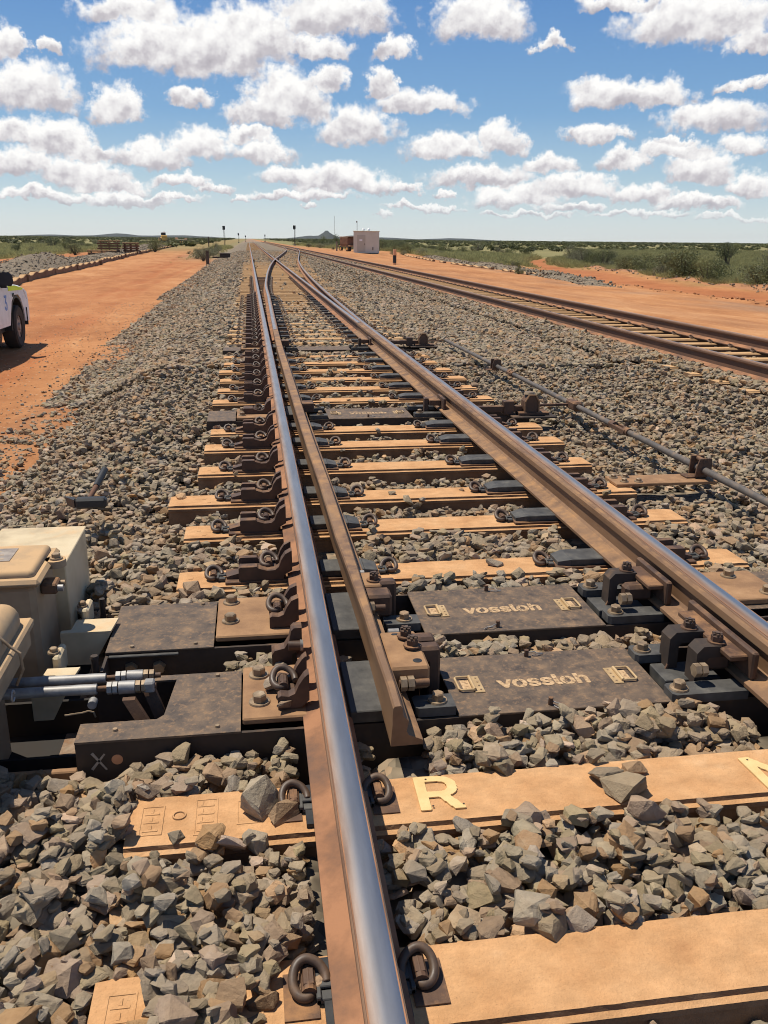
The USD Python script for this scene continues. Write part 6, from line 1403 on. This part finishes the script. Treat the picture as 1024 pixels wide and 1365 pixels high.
def shrub(label, seed, h, w, n, size, leafmat, loc, lobes=7, upright=.5, group=None, name='shrub', trunk=False):
    r = np.random.default_rng(seed); t = thing(name, label, 'tree' if trunk else 'shrub', loc, group=group)
    blobs = []; st = MB()
    for k in range(lobes):
        a = r.uniform(0, 2*np.pi); q = r.uniform(.1, 1)**.7; z = h*(r.uniform(.35, .82) if trunk else r.uniform(.28, .78)); x, y = q*w*.34*math.cos(a), q*w*.34*math.sin(a)
        rr_ = w*(r.uniform(.20, .32) if trunk else r.uniform(.13, .25)); blobs.append((x, y, z, rr_, rr_, rr_*r.uniform(.6, 1.0)*(h/w)**.4))
        st.tube([(x*.05, y*.05, -.1), (x*.45 + r.normal(0, .03), y*.45, z*.5), (x, y, z)], np.array([.035, .022, .008])*max(h, 1)*(.9 if not trunk else .62), 5)
        if r.random() < .5: st.tube([(x*.45, y*.45, z*.5), (x*.8 + r.normal(0, .1), y*.8 + r.normal(0, .1), z*1.1)], np.array([.015, .005])*h, 4)
    if not trunk: blobs += [(0, 0, h*.25, w*.36, w*.36, h*.24)]
    part(t, 'trunk' if trunk else 'stem', st, 'bark'); part(t, 'crown', leaf_cloud(r, int(n*.72), size*.86, blobs), leafmat)
    return t
def on(x, y): return (x, y, float(ground_z(x, y)))
vr = np.random.default_rng(77)
def rx(y): return float(road_right(y))
PROTOS = {}
PROTOS['olive'] = [shrub('broad olive green bush by the red road, near the right edge', 1, 1.5, 2.6, 2600, .055, 'leaf_olive', on(22.6, 36.0), 9),
                   shrub('round dark green bush beside the red road, largest of the front row', 2, 1.7, 2.8, 3000, .055, 'leaf_dark', on(22.6, 45.0), 10),
                   shrub('olive bush with a ragged top standing over the stony bank', 3, 1.4, 2.2, 2200, .055, 'leaf_olive', on(25.2, 58.0), 8)]
PROTOS['grey'] = [shrub('grey green wispy bush, right of the round dark bush', 4, 2.0, 2.4, 1900, .05, 'leaf_grey', on(26.4, 43.0), 8),
                  shrub('low grey green bush behind the stony bank', 5, 1.2, 2.2, 1900, .05, 'leaf_grey', on(29.0, 66.0), 8)]
PROTOS['pale'] = [shrub('pale silvery bush beside the relay hut', 6, 1.3, 2.6, 2200, .06, 'leaf_pale', on(23.0, 121.0), 8), shrub('small pale tuft of a bush at the foot of the scrub by the red road', 7, .75, 1.1, 1300, .05, 'leaf_pale', on(22.4, 38.2), 6)]
PROTOS['tree'] = [shrub('slim dark tree with an open crown above the scrub on the right', 8, 2.8, 2.4, 2200, .075, 'leaf_dark', on(47.0, 84.0), 6, name='small_tree', trunk=True),
                  shrub('thin leaning dark tree far out on the grassy plain', 9, 2.6, 2.8, 2000, .075, 'leaf_olive', on(66.0, 118.0), 6, name='small_tree', trunk=True)]
PROTOS['low'] = [shrub('small green bush growing in the gravel ridge', 10, .6, 1.1, 900, .045, 'leaf_olive', on(18.2, 61.0), 5), shrub('low dusty bush on the left verge of the track', 11, .7, 1.3, 900, .05, 'leaf_grey', on(-4.2, 84.0), 5)]
def bush(kind, x, y, s, label, group):
    src = PROTOS[kind][vr.integers(len(PROTOS[kind]))]
    copy_of(src, label, on(x, y), vr.uniform(0, 360), group, (s*vr.uniform(.85, 1.2), s*vr.uniform(.85, 1.2), s*vr.uniform(.8, 1.15)))
# front row along the red road
for k in range(46):
    y = 33 + 62*vr.random()**1.1; x = rx(y) + 2.9 + abs(vr.normal(0, 1.7)) + .01*y
    bush(['olive', 'olive', 'grey', 'pale', 'low'][vr.choice(5, p=[.34, .2, .28, .06, .12])], x, y, vr.uniform(.6, 1.15), 'olive scrub bush in the front row along the red road', 'scrub bushes along the red road')
# the plain behind
for k in range(85):
    y = 45 + 190*vr.random()**1.2; x = rx(y) + 9 + 70*vr.random()*(y/120)
    bush(['olive', 'grey', 'low', 'pale', 'tree'][vr.choice(5, p=[.34, .34, .18, .08, .06])], x, y, vr.uniform(.5, 1.0), 'scrub bush scattered over the grassy plain on the right', 'scrub on the right hand plain')
# thicker belt from the relay hut towards the signal
for k in range(70):
    y = 132 + 130*vr.random(); x = np.interp(y, [132, 200, 262], [22, 19, 16]) + 26*vr.random()**1.3
    bush(['olive', 'olive', 'grey', 'tree'][vr.choice(4, p=[.42, .2, .33, .05])], x, y, vr.uniform(.8, 1.4), 'dark scrub in the belt behind the relay hut', 'scrub behind the relay hut')
for (x, y, s) in ((15.0, 165, .9), (13.6, 178, 1.0), (12.4, 192, .9), (18.6, 118, .5), (20.1, 119, .6), (24.6, 117, .8)):
    bush('pale', x, y, s, 'pale silvery bush beside the tracks near the relay hut', 'pale bushes near the relay hut')
for (x, y) in ((16.0, 52), (19.5, 66), (20.8, 72), (22.0, 78), (14.2, 47)):
    bush('low', x, y, vr.uniform(.5, .9), 'small weed bush growing in the gravel ridge on the right', 'weeds in the gravel ridge')
# left hand side
LB = [(-19.5, 106, .9, 'olive', 'round dark bush on the red dirt left of the steel stacks'), (-31, 128, .75, 'tree', 'dark leafy tree on the left plain'), (-27, 118, .6, 'grey', 'small bush on the left plain beyond the red dirt'), (-26.5, 138, .7, 'tree', 'thin tree right of the dark leafy one on the left plain'), (-13.3, 132, 1.5, 'olive', 'broad bush behind the right end of the steel stacks')]
for (x, y, s, kd, lb) in LB: bush(kd, x, y, s, lb, None)
for k in range(26):
    y = 78 + 120*vr.random(); x = -3.9 - 4.5*vr.random()
    bush(['low', 'pale', 'grey'][vr.choice(3, p=[.5, .25, .25])], x, y, vr.uniform(.5, 1.0), 'low weedy bush on the left verge of the near track', 'weeds on the left verge')
for k in range(45):
    y = 190 + 180*vr.random(); x = -6 - (y*.10)*vr.random() - 26*vr.random()
    bush(['olive', 'grey', 'tree'][vr.choice(3, p=[.5, .45, .05])], x, y, vr.uniform(.8, 1.3), 'scrub bush behind the end of the dirt road', 'scrub at the end of the dirt road')
# far scrub that reads as one dark line
n = 11000; yy = np.where(vr.random(n) < .14, 200 + 900*vr.random(n), 1000 + 3400*vr.random(n)); az = vr.uniform(-.42, .66, n); xx = np.tan(az)*yy
keep_ = (np.abs(xx - 3) > 14 + .012*yy) & (fb(xx, yy, .004, 3, 91) > -.10 - .00010*yy); xx, yy = xx[keep_], yy[keep_]
n = len(xx); sc = vr.uniform(1.6, 3.4, n)*np.interp(yy, [200, 800, 1500, 4000], [.5, .8, 1.2, 1.5])
def far_bush(seed):
    r = np.random.default_rng(seed)
    return leaf_cloud(r, 170, .17, [(0, 0, .45, .6, .6, .32), (.35, .1, .6, .35, .35, .28), (-.4, .0, .4, .4, .4, .3)])
q, _ = quats(n, 0.0001, vr)
instancer('distant_scrub', np.stack([xx, yy, ground_z(xx, yy) - .1], 1), q, np.stack([sc*1.5, sc*1.5, sc], 1), vr.integers(0, 4, n), 'dark line of far scrub along the horizon', 'scrub', [far_bush(k) for k in range(4)], ['leaf_dark', 'leaf_olive', 'leaf_dark', 'leaf_olive'])
# grass
def tuft(seed, h, w, n):
    r = np.random.default_rng(seed); V, F = [], []
    for k in range(n):
        a = r.uniform(0, 2*np.pi); q = w*.35*r.random()**.5; x, y = q*math.cos(a), q*math.sin(a); l = h*r.uniform(.5, 1.1); o = w*.55*r.random()
        d = r.uniform(0, 2*np.pi); wx, wy = .012*math.cos(d), .012*math.sin(d)
        i = len(V); V += [(x - wx, y - wy, -.03), (x + wx, y + wy, -.03), (x + o*.4*math.cos(a) + wx, y + o*.4*math.sin(a) + wy, l*.6), (x + o*math.cos(a), y + o*math.sin(a), l)]
        F += [(i, i + 1, i + 2), (i, i + 2, i + 3)]
    return np.array(V), np.array(F)
X = []; 
n = 60000; y = 28 + 190*vr.random(n)**1.5; x = road_right(y) + 3.2 + (6 + .62*y)*vr.random(n)**1.2
X.append(np.stack([x, y], 1))
n = 26000; y = 85 + 170*vr.random(n)**1.2; x = -20 - 75*vr.random(n); X.append(np.stack([x, y], 1))
n = 450; y = 74 + 130*vr.random(n); x = -3.4 - 4.2*vr.random(n); X.append(np.stack([x, y], 1))
n = 9000; y = 62 + 190*vr.random(n); x = np.interp(y, [60, 84, 109, 160, 260], [18.5, 19.0, 21.5, 22, 11.5]) + 20*vr.random(n); X.append(np.stack([x, y], 1))
X = np.vstack(X); vc = veg_cover(X[:, 0], X[:, 1]); vr_keep = vr.random(len(X)) < vc*1.1; X = X[vr_keep]
n = len(X); s = vr.uniform(.7, 1.5, n)*np.interp(X[:, 1], [30, 120, 220], [.8, 1.3, 1.8]); s = s*(.35 + .65*np.clip((vc[vr_keep] - .25)/.6, 0, 1)); q, _ = quats(n, .12, vr)
instancer('grass', np.stack([X[:, 0], X[:, 1], ground_z(X[:, 0], X[:, 1])], 1), q, s, vr.integers(0, 5, n), 'yellow green tussock grass covering the flat plain', 'grass', [tuft(k, .33, .55, 26) for k in range(5)], ['grass_blade']*5)
# small clods along the near edge of the red road
n = 260; y = 12 + 40*vr.random(n); x = road_right(y) - 2.75 + vr.normal(0, .22, n); q, _ = quats(n, .5, vr)
instancer('soil_clods', np.stack([x, y, ground_z(x, y) + .01], 1), q, vr.uniform(.06, .22, n)*np.clip(fb(x, y, .5, 2, 5) + .7, .4, 1.2), vr.integers(0, 6, n), 'crumbled red clods along the near edge of the right hand road', 'soil', ROCKS[:6], ['clod_soil']*6)
# pale chips and pebbles on the dirt by the ballast
n = 1800; y = 5 + 24*vr.random(n)**1.2; x = -2.4 - 2.6*np.abs(vr.normal(0, .55, n)); q, _ = quats(n, .4, vr)
instancer('pebbles', np.stack([x, y, ground_z(x, y) + .004], 1), q, vr.uniform(.012, .036, n), vr.integers(0, 6, n), 'small pale pebbles scattered on the dirt beside the ballast', 'pebbles', ROCKS[:6], ['stone_tan', 'stone_orange', 'stone_brown', 'stone_tan', 'stone_grey', 'stone_orange'])

# ------------------------------------------------------------------ haze over the plain
N = {'v': ('principled_volume', {'color': (0.90, 0.94, 0.98), 'density': 0.000016, 'anisotropy': 0.2})}
MAT['haze'] = usdkit.material(stage, '/World/Looks/haze', N, [], volume='v.volume')
hz = single('haze', MB().box(-11900, 11900, -11900, 11900, -6.5, 105), 'haze', 'thin pale heat haze over the whole plain', 'haze', kind='stuff')
